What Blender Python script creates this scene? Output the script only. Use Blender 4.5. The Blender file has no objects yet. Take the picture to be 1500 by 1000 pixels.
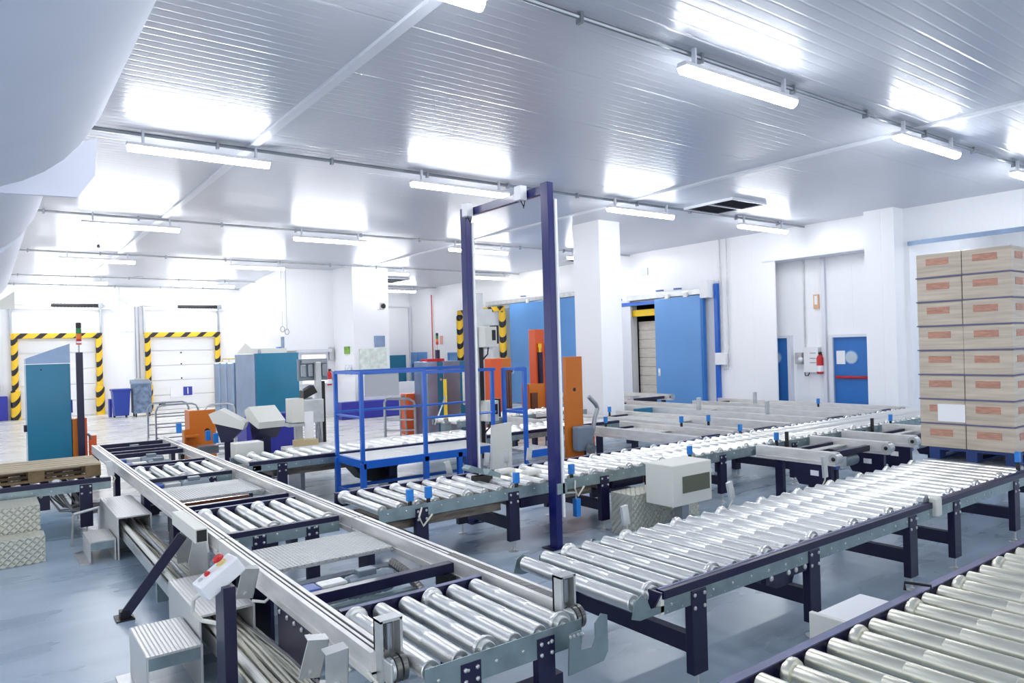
import bpy, bmesh, math, random
from mathutils import Matrix, Vector
random.seed(7)
C = bpy.context.scene.collection
S = bpy.context.scene
PI = math.pi

# ---------------------------------------------------------------- camera
cam = bpy.data.cameras.new('camera')
co = bpy.data.objects.new('camera', cam); C.objects.link(co); S.camera = co
yaw, roll = math.radians(53.51), math.radians(-1.6)
F = Vector((math.cos(yaw), math.sin(yaw), 0)); R0 = Vector((math.sin(yaw), -math.cos(yaw), 0)); U0 = Vector((0, 0, 1))
R = R0*math.cos(roll) + U0*math.sin(roll); U = -R0*math.sin(roll) + U0*math.cos(roll)
co.matrix_world = Matrix(((R.x, U.x, -F.x, 0), (R.y, U.y, -F.y, 0), (R.z, U.z, -F.z, 1.9), (0, 0, 0, 1)))
cam.sensor_width = 36; cam.lens = 1050.8/1500*36; cam.shift_y = 10.5/1500
cam.clip_start = .05; cam.clip_end = 200
# ---------------------------------------------------------------- world, exposure
w = bpy.data.worlds.new('world'); S.world = w; w.use_nodes = True
w.node_tree.nodes['Background'].inputs[0].default_value = (.88, .93, 1, 1)
w.node_tree.nodes['Background'].inputs[1].default_value = .85
S.view_settings.view_transform = 'Standard'; S.view_settings.look = 'None'
S.view_settings.exposure = 1.1; S.view_settings.gamma = 1
LAMP = 30.0
S.cycles.use_denoising = True
S.cycles.sample_clamp_indirect = 6
S.cycles.max_bounces = 8

# ---------------------------------------------------------------- materials
def lin(c):
    return tuple(((v/255)/12.92 if v/255 <= .04045 else ((v/255+.055)/1.055)**2.4) for v in c) + (1,)
def mat(name, col, rough=.5, metal=0, var=0, vscale=4, bump=0, bscale=60, emit=0, spec=None, coat=0, stretch=None, alpha=1, rvar=0):
    m = bpy.data.materials.new(name); m.use_nodes = True
    nt = m.node_tree; b = nt.nodes['Principled BSDF']
    c = lin(col)
    b.inputs['Base Color'].default_value = c; b.inputs['Roughness'].default_value = rough; b.inputs['Metallic'].default_value = metal
    if spec is not None: b.inputs['Specular IOR Level'].default_value = spec
    if coat: b.inputs['Coat Weight'].default_value = coat; b.inputs['Coat Roughness'].default_value = .08
    if alpha < 1: b.inputs['Alpha'].default_value = alpha
    if emit:
        b.inputs['Emission Color'].default_value = c; b.inputs['Emission Strength'].default_value = emit
    tc = nt.nodes.new('ShaderNodeTexCoord'); mp = nt.nodes.new('ShaderNodeMapping')
    nt.links.new(tc.outputs['Object'], mp.inputs['Vector'])
    if stretch: mp.inputs['Scale'].default_value = stretch
    if var or rvar:
        n = nt.nodes.new('ShaderNodeTexNoise'); n.inputs['Scale'].default_value = vscale; n.inputs['Detail'].default_value = 5
        nt.links.new(mp.outputs[0], n.inputs['Vector'])
        if var:
            cr = nt.nodes.new('ShaderNodeValToRGB')
            cr.color_ramp.elements[0].position = .3; cr.color_ramp.elements[1].position = .7
            cr.color_ramp.elements[0].color = tuple(x*(1-var) for x in c[:3])+(1,)
            cr.color_ramp.elements[1].color = tuple(min(1, x*(1+var*.6)) for x in c[:3])+(1,)
            nt.links.new(n.outputs['Fac'], cr.inputs[0]); nt.links.new(cr.outputs[0], b.inputs['Base Color'])
        if rvar:
            mr = nt.nodes.new('ShaderNodeMapRange'); mr.inputs['To Min'].default_value = max(.03, rough-rvar); mr.inputs['To Max'].default_value = rough+rvar
            nt.links.new(n.outputs['Fac'], mr.inputs[0]); nt.links.new(mr.outputs[0], b.inputs['Roughness'])
    if bump:
        n2 = nt.nodes.new('ShaderNodeTexNoise'); n2.inputs['Scale'].default_value = bscale
        bp = nt.nodes.new('ShaderNodeBump'); bp.inputs['Strength'].default_value = bump; bp.inputs['Distance'].default_value = .003
        nt.links.new(mp.outputs[0], n2.inputs['Vector']); nt.links.new(n2.outputs['Fac'], bp.inputs['Height']); nt.links.new(bp.outputs[0], b.inputs['Normal'])
    return m
def math_node(nt, op, a, b=None):
    n = nt.nodes.new('ShaderNodeMath'); n.operation = op
    for i, v in enumerate((a, b)):
        if v is None: continue
        if isinstance(v, (int, float)): n.inputs[i].default_value = v
        else: nt.links.new(v, n.inputs[i])
    return n.outputs[0]
def ribs(m, axis, period, depth, sharp=.12, seam=None, seamdepth=2, colmix=0):
    """panel grooves: narrow grooves every period along one object axis"""
    nt = m.node_tree; b = nt.nodes['Principled BSDF']
    tc = nt.nodes.new('ShaderNodeTexCoord'); sp = nt.nodes.new('ShaderNodeSeparateXYZ'); nt.links.new(tc.outputs['Object'], sp.inputs[0])
    v = sp.outputs[axis]
    def groove(per, sh):
        f = math_node(nt, 'FRACT', math_node(nt, 'DIVIDE', v, per))
        d = math_node(nt, 'ABSOLUTE', math_node(nt, 'SUBTRACT', f, .5))
        mr = nt.nodes.new('ShaderNodeMapRange'); mr.inputs['From Min'].default_value = 0; mr.inputs['From Max'].default_value = sh
        mr.interpolation_type = 'SMOOTHSTEP'; nt.links.new(d, mr.inputs[0]); return mr.outputs[0]
    g = groove(period, sharp)
    if seam: g = math_node(nt, 'ADD', g, math_node(nt, 'MULTIPLY', groove(seam, sharp*period/seam*1.2), seamdepth))
    bp = nt.nodes.new('ShaderNodeBump'); bp.inputs['Strength'].default_value = 1; bp.inputs['Distance'].default_value = depth
    nt.links.new(g, bp.inputs['Height']); nt.links.new(bp.outputs[0], b.inputs['Normal'])
    return m
M_ceil = ribs(mat('ceiling_panel', (200, 204, 214), .3, .15, rvar=.05, vscale=.6), 1, .125, .0016, .16, seam=1.125)
M_wall = ribs(mat('wall_panel', (246, 247, 250), .35), 1, .1, .0012, .14, seam=1.1)
M_wallx = ribs(mat('wall_panel_cross', (246, 247, 250), .35), 0, .1, .0012, .14, seam=1.1)
M_white = mat('white_paint', (240, 241, 243), .4)
M_trim = mat('white_trim', (225, 228, 236), .35)
M_offwhite = mat('beige_plastic', (222, 222, 214), .45)
M_gal = mat('galvanised_steel', (150, 168, 172), .38, .75, var=.18, vscale=9, rvar=.12)
M_galw = mat('pale_galvanised_steel', (205, 208, 208), .35, .6, var=.15, vscale=7, rvar=.1)
M_roll = mat('roller_steel', (232, 233, 230), .3, .8, var=.1, vscale=3, rvar=.09, stretch=(6, 1, 6))
M_rolly = mat('worn_roller_steel', (226, 224, 208), .32, .75, var=.15, vscale=4, rvar=.09, stretch=(6, 1, 6))
M_alu = mat('aluminium_profile', (232, 230, 226), .34, .35, var=.12, vscale=5, rvar=.1, stretch=(4, 1, 4))
M_steel = mat('brushed_steel', (160, 165, 172), .3, .85, var=.15, vscale=5)
M_navy = mat('navy_paint', (13, 13, 56), .38, 0, var=.15, vscale=3, coat=.12)
M_navytop = mat('scuffed_navy_paint', (96, 100, 138), .38, .1, var=.3, vscale=6)
M_black = mat('black_plastic', (22, 22, 26), .4)
M_rubber = mat('dark_rubber', (40, 38, 40), .6)
M_blue = mat('bright_blue_paint', (20, 96, 196), .3, coat=.3)
M_door = mat('door_blue', (98, 154, 216), .28, .05, var=.06, vscale=.7, coat=.25, bump=.3, bscale=3)
M_door2 = mat('exit_door_blue', (44, 114, 190), .35)
M_bumper = mat('bumper_blue', (48, 52, 160), .45)
M_teal = mat('teal_panel', (24, 118, 152), .3, .15, var=.1, vscale=1.2, coat=.3, bump=.25, bscale=3)
M_tealmetal = mat('blue_grey_sheet', (138, 158, 186), .32, .7, var=.2, vscale=2, rvar=.1)
M_orange = mat('orange_paint', (205, 112, 26), .38)
M_orange2 = mat('red_orange_paint', (222, 92, 40), .38)
M_brown = mat('dark_brown_glass', (92, 44, 16), .15, coat=.5)
M_red = mat('red_paint', (200, 30, 36), .35)
M_yellow = mat('yellow_paint', (240, 200, 30), .4)
M_green = mat('green_lens', (20, 130, 70), .3)
M_amber = mat('amber_lens', (235, 120, 20), .3)
M_sblue = mat('sensor_blue', (40, 130, 215), .35)
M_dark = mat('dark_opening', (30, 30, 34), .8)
M_ivory = mat('ivory_cable', (226, 223, 206), .45, var=.06, vscale=8)
M_cgrey = mat('grey_cable', (140, 140, 142), .5)
M_fabric = mat('duct_fabric', (232, 235, 246), .7, var=.03, vscale=1.5, bump=.2, bscale=6)
M_tube = mat('lamp_diffuser', (250, 252, 255), .3, emit=LAMP)
M_motor = mat('motor_grey', (128, 140, 150), .4, .3)
M_mblue = mat('motor_blue', (60, 90, 170), .35)
M_vent = mat('vent_dark', (70, 74, 84), .5)
M_pale = mat('pale_goods', (214, 208, 198), .6, var=.12, vscale=5, stretch=(1, 1, 6))
M_rust = mat('worn_bin_metal', (120, 138, 165), .5, .5, var=.5, vscale=6)
M_glass = mat('window_glass', (190, 205, 215), .08, spec=.8)
M_paper = mat('paper', (242, 243, 246), .6)
M_binblue = mat('bin_blue', (36, 62, 158), .4)
def carton_mat():
    m = mat('carton', (196, 182, 164), .4, var=.2, vscale=4, stretch=(.6, .6, 9), coat=.4); return m
M_carton = carton_mat()
M_cprint = mat('carton_print_red', (190, 140, 120), .5, var=.25, vscale=14, stretch=(1, 1, 6))
M_slip = mat('slip_sheet', (104, 104, 140), .6)
M_wood = mat('pallet_wood', (196, 182, 154), .7, var=.25, vscale=3, bump=.5, bscale=30, stretch=(1, 8, 8))
M_woodd = mat('pallet_block_wood', (130, 108, 78), .8, var=.3, vscale=12, bump=.6, bscale=40)

def stripes(name, kx, kz, per):
    m = bpy.data.materials.new(name); m.use_nodes = True; nt = m.node_tree; b = nt.nodes['Principled BSDF']
    tc = nt.nodes.new('ShaderNodeTexCoord'); sp = nt.nodes.new('ShaderNodeSeparateXYZ'); nt.links.new(tc.outputs['Object'], sp.inputs[0])
    h = math_node(nt, 'ADD', math_node(nt, 'MULTIPLY', math_node(nt, 'ADD', sp.outputs[0], sp.outputs[1]), kx), math_node(nt, 'MULTIPLY', sp.outputs[2], kz))
    f = math_node(nt, 'FRACT', math_node(nt, 'DIVIDE', h, per))
    g = math_node(nt, 'GREATER_THAN', f, .62)
    mx = nt.nodes.new('ShaderNodeMix'); mx.data_type = 'RGBA'
    mx.inputs[6].default_value = lin((244, 196, 40)); mx.inputs[7].default_value = lin((24, 22, 24))
    nt.links.new(g, mx.inputs[0]); nt.links.new(mx.outputs[2], b.inputs['Base Color']); b.inputs['Roughness'].default_value = .4
    return m
M_haz = stripes('hazard_stripes', -.9, 1, .5)

def plate_mat(name, col, s, axis_mix=1, metal=.45):
    """raised tread pattern"""
    m = mat(name, col, .38, metal); nt = m.node_tree; b = nt.nodes['Principled BSDF']
    tc = nt.nodes.new('ShaderNodeTexCoord'); sp = nt.nodes.new('ShaderNodeSeparateXYZ'); nt.links.new(tc.outputs['Object'], sp.inputs[0])
    y = math_node(nt, 'ADD', sp.outputs[1], sp.outputs[2])
    a = math_node(nt, 'SINE', math_node(nt, 'MULTIPLY', math_node(nt, 'ADD', sp.outputs[0], y), s))
    c = math_node(nt, 'SINE', math_node(nt, 'MULTIPLY', math_node(nt, 'SUBTRACT', sp.outputs[0], y), s))
    h = math_node(nt, 'MAXIMUM', math_node(nt, 'POWER', math_node(nt, 'MAXIMUM', a, 0), 3), math_node(nt, 'POWER', math_node(nt, 'MAXIMUM', c, 0), 3))
    bp = nt.nodes.new('ShaderNodeBump'); bp.inputs['Distance'].default_value = .009; bp.inputs['Strength'].default_value = 1
    nt.links.new(h, bp.inputs['Height']); nt.links.new(bp.outputs[0], b.inputs['Normal'])
    return m
M_tread = plate_mat('tread_plate', (206, 206, 192), 95)
M_deck = plate_mat('white_deck_plate', (206, 208, 206), 130, metal=.2)
M_ribx = ribs(mat('ribbed_aluminium', (206, 206, 204), .36, .4), 0, .022, .0018, .2)
M_riby = ribs(mat('ribbed_aluminium_cross', (206, 206, 204), .36, .4), 0, .022, .0018, .2)
M_chain = ribs(mat('roller_chain', (120, 120, 118), .35, .8), 1, .022, .006, .3)

def floor_mat():
    m = bpy.data.materials.new('epoxy_floor'); m.use_nodes = True; nt = m.node_tree; b = nt.nodes['Principled BSDF']
    tc = nt.nodes.new('ShaderNodeTexCoord'); mp = nt.nodes.new('ShaderNodeMapping'); nt.links.new(tc.outputs['Object'], mp.inputs[0])
    n = nt.nodes.new('ShaderNodeTexNoise'); n.inputs['Scale'].default_value = .9; n.inputs['Detail'].default_value = 3; nt.links.new(mp.outputs[0], n.inputs['Vector'])
    mp2 = nt.nodes.new('ShaderNodeMapping'); mp2.inputs['Scale'].default_value = (.5, 1.6, 1); nt.links.new(tc.outputs['Object'], mp2.inputs[0])
    n2 = nt.nodes.new('ShaderNodeTexNoise'); n2.inputs['Scale'].default_value = 1.6; n2.inputs['Detail'].default_value = 3; nt.links.new(mp2.outputs[0], n2.inputs['Vector'])
    n3 = nt.nodes.new('ShaderNodeTexNoise'); n3.inputs['Scale'].default_value = 60; nt.links.new(mp.outputs[0], n3.inputs['Vector'])
    cr = nt.nodes.new('ShaderNodeValToRGB'); e = cr.color_ramp.elements
    e[0].position = .3; e[0].color = lin((126, 146, 164)); e[1].position = .7; e[1].color = lin((182, 198, 214))
    s = math_node(nt, 'ADD', math_node(nt, 'MULTIPLY', n.outputs['Fac'], .45), math_node(nt, 'MULTIPLY', n2.outputs['Fac'], .45))
    s = math_node(nt, 'ADD', s, math_node(nt, 'MULTIPLY', n3.outputs['Fac'], .1))
    nt.links.new(s, cr.inputs[0]); 
    # bright grazing reflections on the far floor, painted in as a paler base colour
    sp = nt.nodes.new('ShaderNodeSeparateXYZ'); nt.links.new(tc.outputs['Object'], sp.inputs[0])
    mr = nt.nodes.new('ShaderNodeMapRange'); mr.inputs['From Min'].default_value = 10.4; mr.inputs['From Max'].default_value = 11.4; nt.links.new(sp.outputs[1], mr.inputs[0])
    mx = nt.nodes.new('ShaderNodeMix'); mx.data_type = 'RGBA'; nt.links.new(mr.outputs[0], mx.inputs[0])
    cr2 = nt.nodes.new('ShaderNodeValToRGB'); e = cr2.color_ramp.elements
    e[0].position = .36; e[0].color = lin((216, 215, 210)); e[1].position = .6; e[1].color = lin((234, 232, 227)); nt.links.new(s, cr2.inputs[0])
    nt.links.new(cr.outputs[0], mx.inputs[6]); nt.links.new(cr2.outputs[0], mx.inputs[7]); nt.links.new(mx.outputs[2], b.inputs['Base Color'])
    r = nt.nodes.new('ShaderNodeMapRange'); r.inputs['To Min'].default_value = .22; r.inputs['To Max'].default_value = .34; nt.links.new(n2.outputs['Fac'], r.inputs[0]); nt.links.new(r.outputs[0], b.inputs['Roughness'])
    bp = nt.nodes.new('ShaderNodeBump'); bp.inputs['Strength'].default_value = .1; bp.inputs['Distance'].default_value = .003
    nt.links.new(n3.outputs['Fac'], bp.inputs['Height']); nt.links.new(bp.outputs[0], b.inputs['Normal'])
    return m
M_floor = floor_mat()

# ---------------------------------------------------------------- mesh helpers
OFF = {}
class MB:
    def __init__(s, T=None): s.bm = bmesh.new(); s.T = T; s.mi = 0
    def _add(s, verts, faces, flat=False):
        vs = [s.bm.verts.new(s.T @ Vector(v) if s.T else v) for v in verts]
        for f in faces:
            try: nf = s.bm.faces.new([vs[i] for i in f]); nf.smooth = not flat; nf.material_index = s.mi
            except ValueError: pass
        return s
    def box(s, x0, x1, y0, y1, z0, z1, bev=0):
        if bev:
            b = bmesh.new(); bmesh.ops.create_cube(b, size=1)
            for v in b.verts: v.co = Vector(((x0+x1)/2+v.co.x*(x1-x0), (y0+y1)/2+v.co.y*(y1-y0), (z0+z1)/2+v.co.z*(z1-z0)))
            bmesh.ops.bevel(b, geom=b.edges[:], offset=bev, segments=2, affect='EDGES', profile=.5)
            b.verts.index_update()
            vs = [tuple(v.co) for v in b.verts]; fs = [[v.index for v in f.verts] for f in b.faces]; b.free()
            return s._add(vs, fs, True)
        v = [(x, y, z) for x in (x0, x1) for y in (y0, y1) for z in (z0, z1)]
        return s._add(v, [(0, 1, 3, 2), (4, 6, 7, 5), (0, 4, 5, 1), (2, 3, 7, 6), (0, 2, 6, 4), (1, 5, 7, 3)], True)
    def tube(s, pts, r, seg=10, r2=None, cap=True):
        pts = [Vector(p) for p in pts]; n = len(pts); verts = []; prev = None
        for i, p in enumerate(pts):
            d = (pts[min(i+1, n-1)]-pts[max(i-1, 0)]).normalized()
            if prev is None:
                a = Vector((0, 0, 1)) if abs(d.z) < .9 else Vector((1, 0, 0))
            else: a = prev
            u = (a - d*a.dot(d)).normalized(); prev = u; v = d.cross(u)
            rr = r if r2 is None else r+(r2-r)*i/(n-1)
            verts += [tuple(p+(u*math.cos(2*PI*k/seg)+v*math.sin(2*PI*k/seg))*rr) for k in range(seg)]
        faces = [(i*seg+k, i*seg+(k+1) % seg, (i+1)*seg+(k+1) % seg, (i+1)*seg+k) for i in range(n-1) for k in range(seg)]
        if cap: faces += [tuple(range(seg))[::-1], tuple((n-1)*seg+k for k in range(seg))]
        return s._add(verts, faces)
    def lathe(s, p0, axis, prof, seg=20):
        """prof: (distance along axis, radius)"""
        ax = {'x': Vector((1, 0, 0)), 'y': Vector((0, 1, 0)), 'z': Vector((0, 0, 1))}[axis] if isinstance(axis, str) else Vector(axis).normalized()
        a = Vector((0, 0, 1)) if abs(ax.z) < .9 else Vector((1, 0, 0)); u = (a-ax*a.dot(ax)).normalized(); v = ax.cross(u); p0 = Vector(p0)
        verts = []
        for t, r in prof: verts += [tuple(p0+ax*t+(u*math.cos(2*PI*k/seg)+v*math.sin(2*PI*k/seg))*r) for k in range(seg)]
        n = len(prof)
        faces = [(i*seg+k, i*seg+(k+1) % seg, (i+1)*seg+(k+1) % seg, (i+1)*seg+k) for i in range(n-1) for k in range(seg)]
        faces += [tuple(range(seg))[::-1], tuple((n-1)*seg+k for k in range(seg))]
        return s._add(verts, faces)
    def prism(s, pts, axis, a, b):
        """2-D outline extruded along axis: x -> (y,z) outline, y -> (x,z), z -> (x,y)"""
        def P(p, t): return {'x': (t, p[0], p[1]), 'y': (p[0], t, p[1]), 'z': (p[0], p[1], t)}[axis]
        n = len(pts); v = [P(p, a) for p in pts]+[P(p, b) for p in pts]
        return s._add(v, [tuple(range(n)), tuple(range(n, 2*n))[::-1]]+[(i, i+n, (i+1) % n+n, (i+1) % n) for i in range(n)], n < 8)
    def bolts(s, pts, axis, r=.009, t=.006):
        for p in pts: s.lathe(p, axis, [(0, r), (t*.6, r), (t, r*.6)], 6)
        return s
    def build(s, name, m, parent=None, smooth=True):
        bm = s.bm; bmesh.ops.recalc_face_normals(bm, faces=bm.faces[:])
        me = bpy.data.meshes.new(name); off = OFF.get(parent.name, Vector((0, 0, 0))) if parent else Vector((0, 0, 0))
        if parent is None:
            xs = [v.co for v in bm.verts]; c = sum(xs, Vector())/len(xs); c.z = min(v.z for v in xs)
        else: c = off
        tex_keep = parent is None
        if tex_keep: c = Vector((0, 0, 0))
        if c.length: bmesh.ops.translate(bm, verts=bm.verts[:], vec=-c)
        bm.to_mesh(me); bm.free()
        for mm in (m if isinstance(m, (list, tuple)) else [m]): me.materials.append(mm)
        if smooth:
            fl = [p.use_smooth for p in me.polygons]; me.set_sharp_from_angle(angle=math.radians(35)); me.polygons.foreach_set('use_smooth', fl)
        else: me.shade_flat()
        o = bpy.data.objects.new(name, me); C.objects.link(o)
        if parent: o.parent = parent; OFF[o.name] = off.copy()
        else: OFF[o.name] = Vector((0, 0, 0))
        return o
def tag(o, label, cat, group=None, kind=None):
    if label: o['label'] = label
    if cat: o['category'] = cat
    if group: o['group'] = group
    if kind: o['kind'] = kind
    return o
def thing(name, label, cat, loc=(0, 0, 0), group=None):
    o = bpy.data.objects.new(name, None); C.objects.link(o); o.location = loc; o.empty_display_size = .1
    OFF[o.name] = Vector(loc); return tag(o, label, cat, group)
def struct(name, mb, m): 
    o = mb.build(name, m, smooth=False); o['kind'] = 'structure'; return o
def copy_part(o, parent, delta):
    c = o.copy(); C.objects.link(c); c.parent = parent; c.location = Vector(delta); OFF[c.name] = OFF[parent.name].copy(); return c
def copy_tree(root, loc, label, group=None):
    r = root.copy(); C.objects.link(r); r.location = loc; r['label'] = label
    if group: r['group'] = group
    for ch in root.children:
        c = ch.copy(); C.objects.link(c); c.parent = r
        for g in ch.children:
            d = g.copy(); C.objects.link(d); d.parent = c
    return r
ORD = ['first', 'second', 'third', 'fourth', 'fifth', 'sixth', 'seventh', 'eighth', 'ninth', 'tenth', 'eleventh', 'twelfth']

# ================================================================ room shell
ZC = 4.5
struct('floor', MB().box(-6, 19.5, -4, 29.3, -.1, 0), M_floor)
struct('ceiling', MB().box(-6, 19.5, -4, 29.3, ZC, ZC+.15), M_ceil)
# dock wall (far end)
struct('wall_back', MB().box(-6, 9, 29, 29.3, 0, ZC), M_wallx)
# right hand wall, plane x = 15, with its openings
wr = MB()
def wx(y0, y1, z0, z1, x0=15, x1=15.3): wr.box(x0, x1, y0, y1, z0, z1)
wx(-4, 2, 0, ZC); wx(2, 6.8, 3.8, ZC)
wx(6.8, 7.6, 0, ZC); wx(7.6, 10.15, 3.81, ZC); wx(9.84, 10.15, 0, 3.81, 15, 15.04); wx(10.15, 12.2, 0, ZC)
wx(12.2, 14.55, 3.05, ZC); wx(14.55, 18.3, 0, ZC); wx(18.3, 21.5, 3.35, ZC); wx(21.5, 29, 0, ZC)
struct('wall_right', wr, M_wall)
wa = MB(); wa.box(15.5, 15.65, 7.45, 11, 0, 3.9); wa.box(15.3, 15.5, 7.5, 7.6, 0, 3.9); wa.box(15.3, 15.5, 7.6, 11, 3.81, 3.9)
struct('wall_alcove', wa, M_wall)
struct('trim_1', MB().box(14.97, 15.5, 7.6, 10.15, 3.78, 3.81), M_trim)
struct('trim_2', MB().box(15.42, 15.5, 8.86, 8.95, 0, 3.8), M_trim)
cw = MB().box(14.6, 15, 6.9, 7.5, 0, ZC)
struct('pillar_1', cw, M_wall)
struct('trim_3', MB().box(14.94, 15.02, 2, 6.8, 3.74, 3.82), M_tealmetal)
# bay seen behind the pallet load
bay = MB(); bay.box(19.2, 19.4, 0, 9, 0, ZC); bay.box(15.3, 19.2, 6.8, 6.95, 0, ZC); bay.box(15.3, 19.2, 1.85, 2, 0, ZC)
struct('wall_bay', bay, M_wall)
# free standing wall-clad pillar
struct('pillar_2', MB().box(10.25, 10.85, 10.75, 11.55, 0, ZC), M_wall)
# office block in the middle distance
ob = MB()
ob.box(8.85, 10.0, 19.8, 21.5, 0, ZC)
struct('pillar_3', ob, M_wall)
ow = MB()
x0, x1 = 7.3, 8.85
ow.box(x0, x1, 21.3, 21.5, 0, 1.0); ow.box(x0, x1, 21.3, 21.5, 1.9, ZC); ow.box(x0, 7.36, 21.3, 21.5, 1.0, 1.9); ow.box(8.6, x1, 21.3, 21.5, 1.0, 1.9)
ow.prism([(7.3, 21.5), (7.5, 21.5), (8.3, 29), (8.1, 29)], 'z', 0, ZC)
struct('wall_office', ow, M_wallx)
struct('wall_far', MB().box(9, 15, 27.7, 27.9, 0, ZC), M_wallx)
struct('trim_4', MB().box(9, 15, 27.6, 27.7, 3.8, 3.86), M_trim)
struct('trim_5', MB().box(14.92, 14.98, 27.55, 27.7, 0, 3.8), M_trim)
# skirting kerb along the walls
struct('baseboard_back', MB().box(-6, .7, 28.9, 29, 0, .12).box(3.45, 4.7, 28.9, 29, 0, .12).box(7.4, 8.1, 28.9, 29, 0, .12), M_trim)
# ceiling mullions running away from the camera
struct('trim_6', MB().box(2.70, 2.80, -4, 29, ZC-.03, ZC), M_trim)
struct('trim_7', MB().box(9.35, 9.45, -4, 29, ZC-.03, ZC), M_trim)
# office window
wn = MB(); wn.box(7.36, 8.6, 21.34, 21.38, 1.0, 1.9)
wo = struct('window_1', wn, mat('bright_pane', (235, 240, 240), .1, emit=.55))
fr = MB(); fr.box(7.34, 8.62, 21.24, 21.32, 1.88, 1.95); fr.box(7.34, 8.62, 21.2, 21.32, .95, 1.01); fr.box(7.7, 7.8, 21.25, 21.32, 1.01, 1.88); fr.box(8.56, 8.62, 21.25, 21.32, 1.01, 1.88)
fr.box(7.25, 8.7, 21.1, 21.32, 1.95, 2.05)
fr.build('window_frame', M_trim, wo)

# ================================================================ lamps and conduits
rows = [(4.08, [(2.85-1.6-.0, 2.85), (4.93, 6.63), (8.77, 10.41), (12.33, 13.95)]),
        (9.0, [(1.36, 2.96), (4.96, 6.66), (8.82, 10.5), (12.52, 14.2)]),
        (14.42, [(1.45, 3.03), (5.19, 6.78), (8.91, 10.6), (12.6, 14.2)]),  # last lamp of this row is added behind the pillar to brighten the far area
        (19.68, [(1.5, 3.1), (5.2, 6.8), (9.0, 10.65), (12.93, 14.5)]),
        (25.3, [(1.36, 3.2), (5.2, 7.0), (12.4, 14.0)]),  # last lamp here is also an addition, lighting the grey far corner
        (28.3, [(1.45, 3.05), (5.5, 7.1)])]
def lamp(x0, x1, y, label):
    t = thing('tube_light', label, 'ceiling light', ((x0+x1)/2, y, 4.2), 'white tube lights under the ceiling')
    MB().prism([(y-.058, 4.30), (y-.045, 4.34), (y+.045, 4.34), (y+.058, 4.30)], 'x', x0, x1).build('housing', M_white, t)
    n = 9; prof = [(y+.058*math.cos(PI*i/(n-1)), 4.30-.065*math.sin(PI*i/(n-1))) for i in range(n)]
    MB().prism(prof, 'x', x0+.015, x1-.015).build('diffuser', M_tube, t)
    for x in (x0+.17, x1-.17): MB().box(x-.012, x+.012, y-.02, y+.02, 4.335, 4.495).build('bracket', M_trim, t)
    return t
for i, (y, xs) in enumerate(rows):
    xe = 14.98 if i != 5 else 8.0
    t = thing('conduit_pipe', 'thin metal conduit along the ceiling over the %s row of tube lights from the nearest' % ORD[i], 'conduit', (7, y, 4.45), 'ceiling conduits')
    MB().tube([(-4, y+.05, 4.46), (xe, y+.05, 4.46)], .022, 8).build('pipe', M_steel if i < 2 else M_galw, t)
    for k in range(12 if i < 3 else 9):
        x = -2+k*1.45
        if x < xe: MB().box(x-.015, x+.015, y+.02, y+.08, 4.41, 4.495).build('clip', M_steel, t)
    for j, (a, b) in enumerate(xs):
        lamp(a, b, y, 'tube light in the %s row from the nearest, %s along it from the fabric duct' % (ORD[i], ORD[j]))
# ceiling vents
lamp(16.2, 17.8, 4.6, 'added unseen tube light brightening the bay behind the carton stack')  # added lamp, hidden by the lintel, to whiten the bay walls
def vent(x0, x1, y0, y1, label):
    t = thing('ceiling_vent', label, 'vent', ((x0+x1)/2, (y0+y1)/2, 4.47), 'ceiling vents')
    ym = (y0+y1)/2
    f = MB()
    for a, b, c, d in ((x0, x1, y0-.03, y0), (x0, x1, y1, y1+.03), (x0-.03, x0, y0-.03, y1+.03), (x1, x1+.03, y0-.03, y1+.03), (x0, x1, ym-.02, ym+.02)): f.box(a, b, c, d, 4.455, 4.5)
    f.build('frame', M_trim, t)
    MB().box(x0, x1, y0, y1, 4.49, 4.499).build('backing', M_dark, t)
    g = MB()
    for k in range(14):
        x = x0+(x1-x0)*(k+.5)/14; g.prism([(x-.03, 4.465), (x-.025, 4.462), (x+.03, 4.487), (x+.025, 4.49)], 'y', y0, y1)
    g.build('slat', M_vent, t)
vent(10.88, 11.85, 7.95, 9.0, 'dark louvred ceiling vent near the tall white pillar')
vent(10.95, 12.3, 22.7, 24.0, 'dark louvred ceiling vent beyond the office block')
vent(14.0, 14.6, 15.5, 16.2, 'small dark ceiling vent above the wide sliding door')
# hanging sprinkler / pendant drops
def drop(x, y, z0, label, kind='hook'):
    t = thing('ceiling_drop', label, 'hanging fitting', (x, y, ZC))
    MB().tube([(x, y, ZC), (x, y, z0)], .008, 6).build('rod', M_steel, t)
    MB().lathe((x, y, z0-.08), 'z', [(0, .01), (.02, .035), (.06, .035), (.08, .012)], 10).build('head', M_vent, t)
drop(2.0, 17, 4.3, 'small dark sprinkler head hanging from the ceiling near the duct')

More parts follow.
